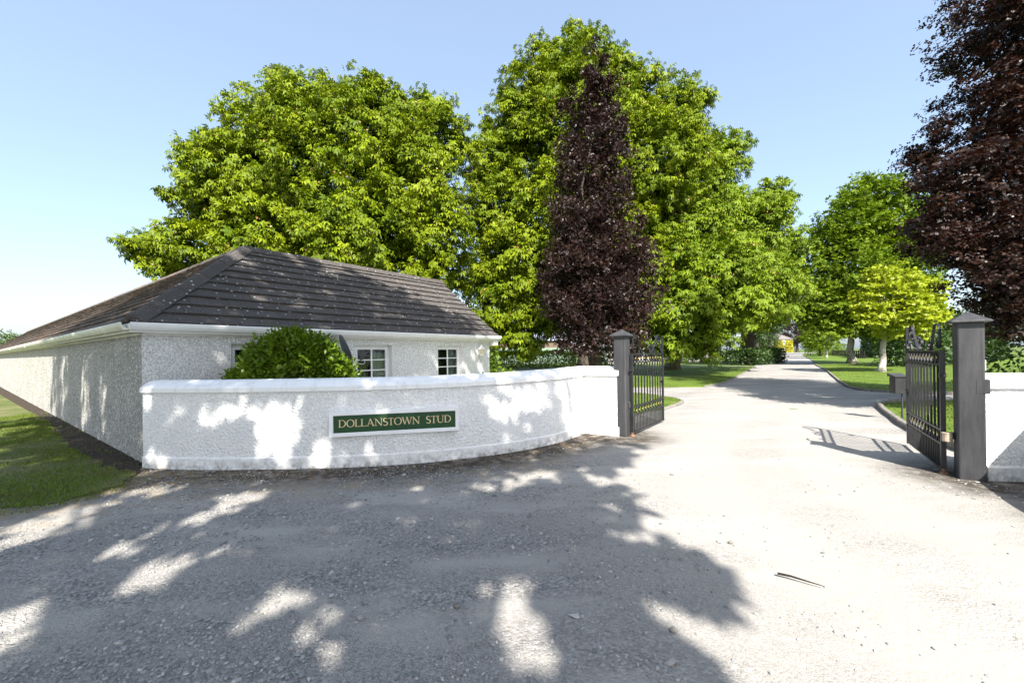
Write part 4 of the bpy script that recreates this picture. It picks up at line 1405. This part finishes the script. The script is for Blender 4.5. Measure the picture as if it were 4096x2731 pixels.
tree('horse_chestnut', 'tallest horse chestnut, behind the dark columnar beech', 'tree', (5.4, 31, 0), MID, 'chestnut', 'bark', 0.80, (0.3, 1.0, 6.0), 0.33, 5, 0.19, 1.55, 20, 0.68, group='horse chestnut trees', blossom=0.06, zmin=1.6, seed=12, droop=0.42, spread=82, rough=0.45, fill=4.5, gap=0.65)
RIGHT = [(17.7, 38, 16.6, 3.0), (19.7, 38, 19.5, 1.8), (15.1, 35, 11.4, 4.2), (19.7, 36, 11.6, 3.9), (23.4, 38, 14.9, 1.9), (23.7, 37, 10.3, 2.2), (15.0, 31, 6.7, 3.7), (11.6, 29, 4.6, 2.2), (19.0, 33, 6.7, 2.9), (10.9, 29, 2.8, 1.4), (14.1, 30, 3.3, 1.8), (23.4, 36, 7.1, 1.8), (12.5, 32, 8.0, 2.8), (11.9, 34, 10.5, 2.0), (14.5, 38, 14, 2.5), (9.4, 30, 4.4, 1.8), (8.9, 31, 3.0, 1.2)]
tree('horse_chestnut', 'horse chestnut with low sweeping branches beside the left lawn', 'tree', (15.0, 39.5, 0), RIGHT, 'chestnut_b', 'bark_lit', 0.65, (0.4, -1.5, 4.5), 0.36, 5, 0.19, 1.5, 19, 0.70, group='horse chestnut trees', blossom=0.06, zmin=1.2, seed=13, droop=0.42, spread=82, rough=0.45, fill=4.5, gap=0.65)
FAR4 = [(30.1, 50, 6.6, 2.2), (27.2, 50, 6.4, 2.1), (31.9, 50, 8.2, 2.3), (30.5, 52, 9.6, 2.7), (35.0, 54, 11.2, 2.8), (30, 53, 13, 3)]
tree('horse_chestnut', 'yellow-green horse chestnut on a thick leaning trunk beside the drive', 'tree', (30.2, 53.2, 0), FAR4, 'lime', 'bark', 1.0, (-1.3, -1.0, 6.5), 0.5, 5, 0.2, 1.0, 12, 0.8, group='horse chestnut trees', zmin=4.2, seed=14, fill=2.0)
COP = [(x_, y_, z_, r_ * 1.12) for x_, y_, z_, r_ in [(4.8, 22.5, 16.2, 0.5), (5.1, 22.5, 15.7, 0.7), (4.5, 22.5, 15.0, 1.0), (4.4, 22.5, 13.4, 1.35), (4.4, 22.5, 11.6, 1.7), (4.3, 22.3, 9.6, 1.85), (4.3, 22, 7.7, 2.1), (3.0, 21.5, 6.2, 1.2), (5.9, 21.5, 6.0, 1.3), (4.4, 21.5, 5.3, 2.5), (2.8, 21.5, 4.0, 1.1), (6.1, 21.5, 4.2, 1.2), (4.2, 21, 3.4, 2.0), (3.4, 21.3, 2.6, 0.9), (5.2, 20.7, 2.6, 0.9)]]
g_ = np.random.default_rng(77)
for q in range(30):                                     # loose tufts that break the outline
    lx, ly, lz, lr = COP[g_.integers(0, len(COP))]
    an = g_.random() * 6.28
    COP.append((lx + math.cos(an) * lr * 1.08, ly + math.sin(an) * lr * 1.08, lz + g_.normal() * 0.5 + 0.3, g_.uniform(0.18, 0.42)))
COP += [(5.5, 22.5, 16.3, 0.3), (3.9, 22.3, 14.2, 0.35), (5.4, 22.3, 13.0, 0.35)]
tree('copper_beech', 'narrow columnar dark purple beech in front of the tallest chestnut', 'tree', (4.4, 22.3, 0), COP, 'copper', 'bark', 0.42, (0, 0, 4.0), 0.14, 2, 0.34, 5.5, 22, 0.40, 0.55, 0.15, 0.35, -0.1, group='copper beeches', zmin=1.7, seed=15, spread=45, rough=0.45, fill=20.0, gap=0.65)
CBR = [(13.6, 10.6, 10.3, 0.9), (13.3, 10.6, 8.8, 0.95), (12.1, 10.5, 7.1, 1.1), (11.5, 10.4, 5.8, 1.1), (11.4, 10.3, 4.6, 1.15), (12.0, 10.4, 3.6, 1.1), (12.8, 10.6, 2.8, 0.9), (14.8, 11.2, 7.8, 2.6), (14.7, 11.2, 4.7, 2.6), (15.0, 11.2, 10.5, 2.6), (15.6, 11.4, 13.8, 2.7), (12.3, 10.4, 9.0, 0.3), (12.0, 10.4, 8.0, 0.35), (10.5, 10.3, 6.1, 0.4), (10.2, 10.3, 5.1, 0.4), (15.6, 11.5, 17.0, 2.2), (15.6, 11.6, 19.6, 1.4), (10.6, 10.3, 4.2, 0.45), (17.5, 11.5, 8, 2.5), (17.5, 11.5, 12, 2.4)]
CBR = [(x_ + (0.4 if x_ < 12.6 else 0.0), y_, z_, r_) for x_, y_, z_, r_ in CBR]
for q in range(34):
    lx, ly, lz, lr = CBR[g_.integers(0, 11)]
    an = math.pi + g_.normal() * 0.7
    for st_ in range(2):                                # flat sprays reaching out over the drive
        CBR.append((lx + math.cos(an) * (lr * 1.0 + 0.35 * st_), ly + math.sin(an) * (lr * 1.0 + 0.35 * st_), lz + g_.normal() * 0.3, g_.uniform(0.16, 0.34)))
tree('copper_beech', 'large copper beech with purple and rust leaves at the right edge', 'tree', (15.2, 11.6, 0), CBR, 'copper_b', 'bark', 0.5, (0, 0, 4.0), 0.10, 2, 0.38, 6.5, 34, 0.38, 0.75, 0.12, 0.7, 0.05, group='copper beeches', zmin=2.0, flat=0.45, seed=16, spread=50, rough=0.3, fill=30.0, gap=0.5)
LIME = [(41.2, 48, 19.3, 2.5), (39.2, 48, 16.0, 3.5), (44.2, 48, 16.7, 3.8), (36.4, 48, 13.8, 2.5), (37.8, 47, 10.6, 4.2), (34.6, 47, 7.2, 2.3), (42.7, 47, 11.0, 4.2), (35.3, 47, 4.9, 1.6), (38.3, 46.5, 6.2, 3.0), (45.6, 48, 13.7, 3.4), (34.1, 48, 5.9, 1.4), (40.6, 47, 4.0, 1.4)]
tree('lime_tree', 'tall fresh green tree with pale trunk right of the drive', 'tree', (39.1, 48.4, 0.05), LIME, 'lime', 'birch', 0.42, (0, 0, 5.0), 0.30, 3, 0.30, 2.0, 18, 0.8, 0.5, 0.15, 0.55, 0.1, zmin=2.6, flat=0.45, seed=17, spread=60, rough=0.6, fill=4.5, gap=0.6)
GOLD = [(28.5, 31, 6.9, 1.15), (26.7, 30.8, 5.4, 1.35), (30.1, 31, 5.4, 1.35), (25.6, 30.5, 4.6, 0.8), (27.5, 30, 4.4, 1.7), (31.5, 31.5, 5.6, 1.1), (29.9, 30.5, 3.9, 1.1), (25.9, 30, 3.6, 0.9), (28.2, 31, 5.6, 1.5), (26.8, 30.2, 3.2, 0.9), (28.8, 30.2, 3.2, 0.9), (30.8, 31, 4.2, 1.0), (27.6, 31, 7.4, 0.8)]
tree('golden_maple', 'small bright yellow-green maple on the right lawn', 'tree', (27.1, 30.9, 0.05), GOLD, 'golden', 'birch', 0.24, (0.4, 0, 3.0), 0.20, 5, 0.24, 6.0, 15, 0.45, 0.6, 0.15, 0.55, 0.15, zmin=1.9, flat=0.30, seed=18, rough=0.3, gap=0.75)
YB = [(58.5, 79, 4.5, 2.6), (61, 80, 6.5, 2.3), (57, 79, 3.6, 1.6)]
tree('young_birch', 'young pale-stemmed tree beyond the lime on the right lawn', 'tree', (60.6, 81, 0.05), YB, 'lime', 'birch', 0.25, (0, 0, 2.6), 0.32, 3, 0.3, 1.3, 12, 0.8, group='young birches', zmin=1.6, seed=19)
YB2 = [(73, 100, 5.5, 3.4), (78, 102, 7.5, 3.4), (71, 100, 4.0, 2.0)]
tree('young_birch', 'dark-stemmed young tree farthest along the right lawn', 'tree', (75.5, 103, 0.05), YB2, 'lime', 'bark', 0.28, (0, 0, 3.0), 0.42, 3, 0.3, 0.9, 12, 1.0, group='young birches', zmin=1.6, seed=20)
tree('background_tree', 'dark spreading tree arching over the far drive from its left side', 'tree', (60, 103, 0), [(60, 103, 8, 3.5), (64, 105, 11, 4.5), (59, 103, 14, 4), (68, 107, 14.5, 4), (57, 101, 19, 5)], 'dark_leaf', 'bark', 0.6, (0, 0, 5), 0.45, 2, 0.36, 0.9, 16, 1.1, zmin=4.0, seed=26, fill=2.0)
# trees round the far house
tree('background_tree', 'purple beech beside the far creeper-clad house', 'tree', (178, 262, 0), [(176, 262, 14, 9), (183, 262, 20, 10), (172, 261, 7, 5), (189, 262, 9, 8)], 'copper', 'bark', 0.9, (0, 0, 6), 0.9, 2, 0.4, 0.25, 14, 2.2, zmin=1.0, seed=21)
tree('background_tree', 'dark evergreen tree standing left of the far house', 'tree', (92, 150, 0), [(92, 150, 12, 5), (95, 151, 18, 6), (89, 149, 6, 3.6), (97, 152, 25, 5)], 'dark_leaf', 'bark', 0.7, (0, 0, 5), 0.7, 2, 0.36, 0.4, 14, 1.5, zmin=1.0, seed=22)
tree('background_tree', 'grey-green shrubby tree left of the far house wall', 'tree', (101, 166, 0), [(101, 166, 6.0, 4.0), (98, 165, 4, 3.0), (103.5, 167, 3.4, 2.5)], 'far_leaf', 'bark', 0.3, (0, 0, 2.5), 0.5, 2, 0.36, 0.6, 14, 1.1, zmin=0.5, seed=23)
tree('background_tree', 'tall green tree overhanging the far end of the drive', 'tree', (118, 152, 0), [(118, 152, 14, 8), (112, 150, 20, 7), (122, 154, 24, 7), (107, 148, 12, 4.5)], 'lime', 'bark', 0.8, (0, 0, 6), 0.7, 2, 0.36, 0.35, 14, 1.8, zmin=3.0, seed=24)
tree('background_tree', 'round green tree behind the clipped hedge', 'tree', (7.5, 92, 0), [(5, 92, 3.4, 3.0), (10, 93, 3.8, 3.0), (1.5, 93, 3.0, 2.4)], 'hedge_leaf', 'bark', 0.3, (0, 0, 2), 0.45, 2, 0.36, 1.0, 14, 0.9, zmin=0.3, seed=25)
for k_, (X_, Y_, s_, lab) in enumerate(((-101, 84, 0.90, 'round distant tree past the far left end of the roof'), (-107, 88, 1.0, 'tall thin distant tree at the left edge behind the roof end'), (-97, 86, 0.84, 'small distant tree just showing over the far roof ridge'))):
    tree('background_tree', lab, 'tree', (X_, Y_, 0), [(X_, Y_, 4.5 * s_, 3.2 * s_), (X_ + 2.4 * s_, Y_, 3.2 * s_, 2.4 * s_), (X_ - 2.6 * s_, Y_, 3.4 * s_, 2.6 * s_)], 'far_leaf', 'bark', 0.3, (0, 0, 2), 0.5, 2, 0.36, 0.8, 12, 1.1, zmin=0.5, seed=30 + k_)

# trees across the road behind the viewer: their crowns shade the forecourt and the house
def shade(Xg, Yg, z, r, zg=0.0):
    """crown lobe whose shadow falls at (Xg, Yg, zg)"""
    h = z - zg
    return (Xg + 0.18 * h, Yg - 1.03 * h, z, r)


GAPS = [(-3.11, 3.39, 0.3), (-3.03, 3.6, 0.3), (-2.92, 3.75, 0.2), (-1.81, 2.99, 0.3), (-1.69, 3.12, 0.28), (-1.35, 3.14, 0.24), (-1.91, 3.4, 0.18), (-1.72, 3.42, 0.15), (-0.19, 3.35, 0.33), (-0.08, 3.03, 0.3), (-0.01, 2.95, 0.2), (0.92, 4.07, 0.26), (0.61, 3.65, 0.2), (-1.25, 4.69, 0.2), (-0.49, 4.62, 0.26), (-0.2, 4.59, 0.2), (0.36, 5.01, 0.22), (-3.72, 4.78, 0.35), (-3.56, 5.04, 0.35), (-3.49, 5.42, 0.3), (-5.14, 4.58, 0.3), (-4.84, 4.75, 0.25), (1.17, 2.78, 0.26), (1.28, 2.65, 0.26), (1.04, 2.83, 0.2), (0.88, 3.09, 0.24), (1.32, 4.01, 0.18), (1.66, 4.24, 0.16), (-1.7, 4.52, 0.16), (-3.72, 3.65, 0.16), (0.04, 2.52, 0.22), (-0.3, 5.63, 0.3), (-0.74, 5.48, 0.2), (0.38, 6.21, 0.4), (-0.0, 6.01, 0.3), (-4.6, 7.84, 0.15), (-4.15, 7.62, 0.3), (-3.9, 7.44, 0.33), (-4.16, 7.26, 0.25), (-3.21, 7.24, 0.16), (-3.69, 6.97, 0.3), (-3.12, 6.92, 0.25), (-2.71, 8.25, 0.2), (-2.99, 8.22, 0.15), (-2.36, 7.87, 0.16), (-6.16, 8.02, 0.2), (-1.38, 7.46, 0.16), (-2.59, 8.09, 0.16)]
S1 = [shade(-0.6, 3.6, 9.5, 1.5), (0.6, -6.6, 11.5, 2.0), shade(-2.6, 4.4, 9, 1.8), shade(-1.0, 5.3, 10, 1.5), shade(-3.4, 2.6, 8.5, 1.7), shade(-0.6, 2.4, 8, 1.5), shade(0.45, 3.4, 9, 0.8), shade(0.0, 4.7, 10, 0.85), shade(0.3, 2.3, 8, 0.5),
      shade(-3.2, 6.6, 10.5, 1.7), shade(-5.4, 5.2, 9.5, 1.8), shade(-0.4, 6.5, 11, 1.0), shade(0.9, 7.7, 11.5, 0.8), shade(0.2, 8.0, 12, 0.9, 0.8), shade(1.5, 7.9, 12, 0.4), shade(1.15, 3.5, 8.5, 0.08), shade(0.9, 4.4, 9, 0.2), shade(1.1, 5.0, 9.5, 0.1), shade(0.7, 4.8, 9.5, 0.3), shade(0.9, 3.75, 8.8, 0.15), shade(-5.0, 7.2, 11, 1.5, 1.0), shade(-1.7, 7.0, 11.5, 1.2, 0.8)]
tree('roadside_tree', 'big leafy tree behind the viewer shading the forecourt', 'tree', (1.0, -8.0, 0), S1, 'chestnut', 'bark', 0.5, (0, 0, 6.5), 0.34, 5, 0.22, 1.25, 12, 0.55, group='trees behind the viewer', gaps=GAPS, zmin=3, seed=41)
S2 = [shade(-4.0, 9.3, 13.5, 1.6, 2.8), shade(-7.4, 9.4, 13.5, 1.5, 2.6), shade(-5.0, 9.8, 14, 1.9, 3.2), shade(-3.6, 11.4, 14.5, 1.8, 3.4), shade(-6.4, 10.6, 14, 1.8, 3.5), shade(-5.6, 8.2, 12.5, 1.5, 2.0), shade(-8.2, 8.8, 12, 1.6, 1.2), shade(-10.4, 10.4, 12.5, 1.8, 1.2), shade(-13.0, 12.2, 13, 1.8, 1.2), shade(-8.0, 6.4, 11, 1.9), shade(-11.5, 6.8, 11.5, 1.8), shade(-15.5, 9.5, 12.5, 1.6),
      shade(-2.2, 12.8, 14, 1.3, 3.3), shade(-7.4, 4.0, 9, 1.9), shade(-10.2, 11.6, 15, 1.6, 3.5)]
tree('roadside_tree', 'tall leafy tree behind and left of the viewer shading the cottage', 'tree', (-6.5, -4.5, 0), S2, 'chestnut', 'bark', 0.5, (0, 0, 7.5), 0.34, 5, 0.22, 1.25, 12, 0.6, group='trees behind the viewer', gaps=GAPS, zmin=3, seed=42)

# ------------------------------------------------------------------ far things
fh = empty('far_house', (152.5, 236, 0), R(-8))
tag(fh, 'distant two-storey house clad in yellow creeper at the end of the drive', 'house')
MB().box(-14, 4.6, 0, 12, -0.5, 7.5).obj('wall', 'farstone', fh)
MB().add([(-14.6, -0.6, 7.5), (5.2, -0.6, 7.5), (5.2, 12.6, 7.5), (-14.6, 12.6, 7.5), (-8, 6, 11.6), (-1.4, 6, 11.6)], [(0, 1, 5, 4), (1, 2, 5), (2, 3, 4, 5), (3, 0, 4), (3, 2, 1, 0)]).obj('roof', 'slate', fh)
for x, z0, z1 in ((0.2, 4.6, 6.9), (-6, 4.6, 6.9), (-0.2, 0.2, 3.2), (-6, 0.8, 3.0)):
    w_ = MB().box(x - 0.65, x + 0.65, -0.5, -0.02, z0, z1).obj('window', 'pvc', fh)
    MB().box(x - 0.45, x - 0.05, -0.53, -0.505, z0 + 0.2, z1 - 0.2).obj('pane', 'dark', w_)
    MB().box(x + 0.05, x + 0.45, -0.53, -0.505, z0 + 0.2, z1 - 0.2).obj('pane', 'dark', w_)
n = 5200
px2 = rng.uniform(-14, 4.6, n)
pz2 = rng.uniform(0, 6.9, n)
kp = np.ones(n, bool)
for x, z0, z1 in ((0.2, 4.6, 6.9), (-6, 4.6, 6.9), (-0.2, 0.2, 3.2), (-6, 0.8, 3.0)):
    kp &= ~((abs(px2 - x) < 0.6) & (pz2 > z0) & (pz2 < z1))
P = np.stack([px2, -0.25 - 0.3 * rng.random(n), pz2], 1)[kp]
P2 = np.stack([np.full(2000, 4.75) + 0.2 * rng.random(2000), rng.uniform(0, 12, 2000), rng.uniform(0, 7, 2000)], 1)
P = np.concatenate([P, P2])
link('creeper', leaf_mesh('creeper', P, rng.normal(size=P.shape) + np.array([0, 0, -1]), rng.normal(size=P.shape) * 0.4 + np.array([0.2, -1, 0.5]), 0.55 * rng.uniform(0.7, 1.3, len(P)), 1, 0.45, 0, 0.1), 'yellow_ivy', fh)

# post-and-rail fence beyond the right lawn
fa, fb = Vector((60.0, 71.5, 0)), Vector((85.0, 111.5, 0))
fd = (fb - fa)
fe = empty('post_and_rail_fence', fa, math.atan2(fd.y, fd.x))
tag(fe, 'dark timber post-and-rail fence beyond the right lawn', 'fence')
NP = 24
pm = MB().box(-0.09, 0.09, -0.07, 0.07, -0.2, 1.40).mesh('post')
pm.materials.append(M['timber'])
for i in range(NP):
    o = bpy.data.objects.new('post', pm)
    o.parent = fe
    o.location = (fd.length * i / (NP - 1), 0, 0)
    col.objects.link(o)
for z in (0.35, 0.75, 1.2):
    rm = MB().box(0, fd.length, -0.12, -0.071, z - 0.07, z + 0.07).obj('rail', 'timber', fe)

sw = empty('stone_wall', (14, 62, 0), math.atan2(8, 16))
tag(sw, 'grey stone yard wall in shade behind the chestnut trunks', 'wall')
MB().box(0, 22, 0, 0.6, -0.2, 2.6).obj('body', 'farstone', sw)
MB().box(-0.05, 22.05, -0.06, 0.66, 2.6, 2.75).obj('coping', 'farstone', sw)
MB().box(7.4, 7.7, -0.10, -0.002, -0.1, 2.5).obj('gate_post', 'timber', sw)

# screen fence and shed seen over the hedge
sf = empty('screen_fence', (-6, 66, 0), math.atan2(2, 16))
tag(sf, 'pale green mesh screen fence beyond the clipped hedge', 'fence')
MB().box(0, 16, 0, 0.03, 0.05, 2.6).obj('screen', 'mesh_green', sf)
pm = MB().tube([(0, 0, -0.1), (0, 0, 2.75)], 0.05, 8).mesh('post')
pm.materials.append(M['mesh_green'])
for i in range(9):
    o = bpy.data.objects.new('post', pm)
    o.parent = sf
    o.location = (i * 2, -0.06, 0)
    col.objects.link(o)
sh = empty('shed', (-6, 82, 0), math.atan2(2, 16))
tag(sh, 'low brown shed with blue-grey roof beyond the screen fence', 'shed')
MB().box(0, 18, 0, 8, -0.1, 4.2).obj('wall', 'shed_brown', sh)
MB().add([(-0.5, -0.5, 4.2), (18.5, -0.5, 4.2), (18.5, 8.5, 4.2), (-0.5, 8.5, 4.2), (-0.5, 4, 6.6), (18.5, 4, 6.6)], [(0, 1, 5, 4), (2, 3, 4, 5), (1, 2, 5), (3, 0, 4), (3, 2, 1, 0)]).obj('roof', 'shed_roof', sh)

# ------------------------------------------------------------------ loose stones, grass, litter
t_ = (1 + 5 ** 0.5) / 2
ICO = unit(np.array([(-1, t_, 0), (1, t_, 0), (-1, -t_, 0), (1, -t_, 0), (0, -1, t_), (0, 1, t_), (0, -1, -t_), (0, 1, -t_), (t_, 0, -1), (t_, 0, 1), (-t_, 0, -1), (-t_, 0, 1)], float))
ICF = np.array([(0, 11, 5), (0, 5, 1), (0, 1, 7), (0, 7, 10), (0, 10, 11), (1, 5, 9), (5, 11, 4), (11, 10, 2), (10, 7, 6), (7, 1, 8), (3, 9, 4), (3, 4, 2), (3, 2, 6), (3, 6, 8), (3, 8, 9), (4, 9, 5), (2, 4, 11), (6, 2, 10), (8, 6, 7), (9, 8, 1)])


def ground_z(x, y):
    u_ = 0.012 * np.sin(x * 1.3 + 0.7 * y) * np.sin(y * 1.1 - 0.4 * x) + 0.008 * np.sin(x * 3.1) * np.sin(y * 2.7 + 1)
    return u_ * smooth(0.3, 1.4, dist_path(x, y, WING)) - 0.012


def vnoise(x, y, s, seed):
    g_ = np.random.default_rng(seed).random((64, 64))
    u_, v_ = (x * s) % 63, (y * s) % 63
    i, j = u_.astype(int), v_.astype(int)
    a, b = u_ - i, v_ - j
    a, b = a * a * (3 - 2 * a), b * b * (3 - 2 * b)
    i2, j2 = (i + 1) % 64, (j + 1) % 64
    return g_[i, j] * (1 - a) * (1 - b) + g_[i2, j] * a * (1 - b) + g_[i, j2] * (1 - a) * b + g_[i2, j2] * a * b


n = 240000
sx_ = rng.uniform(-7.5, 7.5, n)
sy_ = rng.uniform(1.4, 9.5, n)
den = 0.55 * vnoise(sx_ + 20, sy_ * 1.5 + 5, 0.9, 1) + 0.45 * vnoise(sx_ + 40, sy_ + 9, 2.3, 2)
w_ = smooth(0.33, 0.72, den) * (0.22 + 0.78 * smooth(2.2, -1.0, sx_)) * np.exp(-(sy_ - 1.4) / 3.2)
w_ = w_ * (0.25 + 0.75 * smooth(1.0, 2.8, dist_path(sx_, sy_, [(4.35, 7.6), (3.3, 5.0), (3.4, 2.0), (4.5, -4.0)])))
keep = rng.random(n) < w_ * 0.95
reg = [(p[0], p[1]) for p in WING] + [WING_END, (2.6, 8.8), (6.2, 5.6), (7.1, 5.2), (6.2, 2.0), (5.8, 1.2), (-8, 1.2), (-8, 4.8)]
keep &= inside(sx_, sy_, reg) & ~inside(sx_, sy_, VERGE) & (dist_path(sx_, sy_, WING_PATH) > 0.05)
sx_, sy_ = sx_[keep], sy_[keep]
n = len(sx_)
rad = 0.0055 + 0.0085 * rng.random(n) ** 2 + 0.014 * (rng.random(n) < 0.05) * rng.random(n)
shape = ICO[None] * (1 + 0.22 * rng.normal(size=(n, 12, 1)))
shape *= rng.uniform(0.65, 1.35, (n, 1, 3)) * np.array([1, 1, 0.62])
ca, sa = np.cos(rng.random(n) * 6.28), np.sin(rng.random(n) * 6.28)
xr = shape[..., 0] * ca[:, None] - shape[..., 1] * sa[:, None]
yr = shape[..., 0] * sa[:, None] + shape[..., 1] * ca[:, None]
V = np.stack([xr, yr, shape[..., 2]], -1) * rad[:, None, None]
V += np.stack([sx_, sy_, ground_z(sx_, sy_) + rad * 0.36], -1)[:, None, :]
tri = V[:, ICF].reshape(-1, 3)
me = raw_mesh('loose_gravel', tri, 3, np.repeat(rng.random(n), 20))
o = link('loose_gravel', me, 'stone')
tag(o, 'loose grey stones scattered over the gravel forecourt', 'gravel', kind='stuff')

for xx, yy, rr, lab in ((2.02, 3.93, 0.030, 'fist-sized pale stone lying alone on the sunlit drive'), (1.02, 2.72, 0.030, 'rounded grey stone at the shadow edge near the viewer'), (-0.42, 3.02, 0.030, 'dark flat stone on the shaded gravel'), (-2.95, 4.3, 0.028, 'small pale stone on shaded gravel left of the middle')):
    sh_ = ICO * (1 + 0.15 * rng.normal(size=(12, 1))) * np.array([1.2, 0.9, 0.7]) * rr
    o = MB().add((sh_ + np.array([0, 0, rr * 0.4])).tolist(), ICF.tolist()).obj('large_stone', 'kerb')
    o.location = (xx, yy, float(ground_z(np.array([xx]), np.array([yy]))[0]))
    sm = o.modifiers.new('sub', 'SUBSURF'); sm.levels = 2; sm.render_levels = 2
    tag(o, lab, 'stone', 'larger stones on the gravel')

o = MB().tube([(2.1, 3.36, 0.012), (2.17, 3.31, 0.016), (2.25, 3.245, 0.011), (2.34, 3.175, 0.006)], [0.010, 0.009, 0.006, 0.003], 6).obj('stick', 'timber')
tag(o, 'thin dark stick lying on the sunlit gravel', 'stick')


def blades(name, poly, n, hmin, hmax, mat, label, focus=None, z=0.012):
    xs_ = np.array([p[0] for p in poly]); ys_ = np.array([p[1] for p in poly])
    if focus: x0, x1, y0, y1 = focus
    else: x0, x1, y0, y1 = xs_.min(), xs_.max(), ys_.min(), ys_.max()
    x = rng.uniform(x0, x1, n); y = rng.uniform(y0, y1, n)
    k_ = inside(x, y, poly)
    x, y = x[k_], y[k_]
    thin = vnoise(x + 100, y + 50, 1.1, 5)
    k_ = rng.random(len(x)) < 0.35 + 0.9 * thin
    x, y, thin = x[k_], y[k_], thin[k_]
    n = len(x)
    h = rng.uniform(hmin, hmax, n) * (0.5 + thin)
    a = rng.random(n) * 6.28
    lean = rng.normal(size=(n, 2)) * 0.45
    w = 0.0045 + 0.003 * rng.random(n)
    w = w * (h / 0.05) ** 0.4
    b = np.stack([x, y, np.full(n, z)], 1)
    sdv = np.stack([np.cos(a), np.sin(a), np.zeros(n)], 1) * w[:, None]
    tip = b + np.stack([lean[:, 0] * h, lean[:, 1] * h, h], 1)
    mid = b + np.stack([lean[:, 0] * h * 0.3, lean[:, 1] * h * 0.3, h * 0.55], 1)
    V = np.stack([b - sdv, b + sdv, mid + sdv * 0.8, tip, mid - sdv * 0.8], 1).reshape(-1, 3)
    o = link(name, raw_mesh(name, V, 5, rng.random(n)), mat)
    tag(o, label, 'grass', kind='stuff')


blades('verge_grass', VERGE, 170000, 0.012, 0.042, 'blade', 'shaded tufty grass on the verge at the left', (-16, -5.6, 4.4, 14.5))
blades('lawn_grass', LAWN_L, 60000, 0.03, 0.06, 'lawn_blade', 'short grass on the lawn left of the drive', (2, 26, 20, 45), 0.05)
blades('small_lawn_grass', ISLE_L, 30000, 0.03, 0.05, 'lawn_blade', 'short grass on the lawn behind the left gate', None, 0.05)
blades('wide_lawn_grass', LAWN_R, 70000, 0.03, 0.06, 'lawn_blade', 'short grass on the right lawn', (14, 45, 14, 50), 0.05)
blades('corner_lawn_grass', ISLE_R, 40000, 0.03, 0.06, 'lawn_blade', 'short grass around the letter box', None, 0.05)

# fallen leaves and straw at the foot of the walls
def litter(name, n, region, mat, label, size):
    q = rng.random(n)
    idx = (q * (len(WING) - 1)).astype(int)
    base = np.array(WING)[idx]
    x = base[:, 0] + rng.normal(size=n) * 0.25
    y = base[:, 1] - 0.06 - np.abs(rng.normal(size=n)) * 0.45
    z = ground_z(x, y) + 0.006
    a = rng.random(n) * 6.28
    ax = np.stack([np.cos(a), np.sin(a), 0.15 * rng.normal(size=n)], 1)
    nr = np.array([0, 0, 1.0]) + rng.normal(size=(n, 3)) * 0.3
    me_ = leaf_mesh(name, np.stack([x, y, z], 1), ax, nr, size * rng.uniform(0.5, 1.3, n), 1, 0.25, 0, 0.1)
    tag(link(name, me_, mat), label, 'litter', kind='stuff')


SOIL = [(-5.9, 6.5), (-6.3, 7.2), (-16, 14.4), (-15.4, 13.4), (-12.8, 11.45), (-9.17, 8.5), (-7.03, 7.0)]
blades('soil_weeds', SOIL, 5000, 0.015, 0.05, 'blade', 'thin weeds and dead grass on the soil strip by the side wall', None, 0.01)
EDGE = [(-5.9, 6.5), (-5.45, 6.3), (-5.4, 5.4), (-5.7, 4.9), (-6.4, 4.72), (-9, 4.5), (-9, 5.1), (-6.3, 5.1), (-5.9, 5.4)]
blades('edge_tufts', EDGE, 7000, 0.02, 0.05, 'blade', 'straggling grass tufts along the gravel edge of the verge', None, -0.008)
litter('leaf_litter', 900, None, 'blossom', 'dry brown leaf litter along the foot of the curved wall', 0.035)
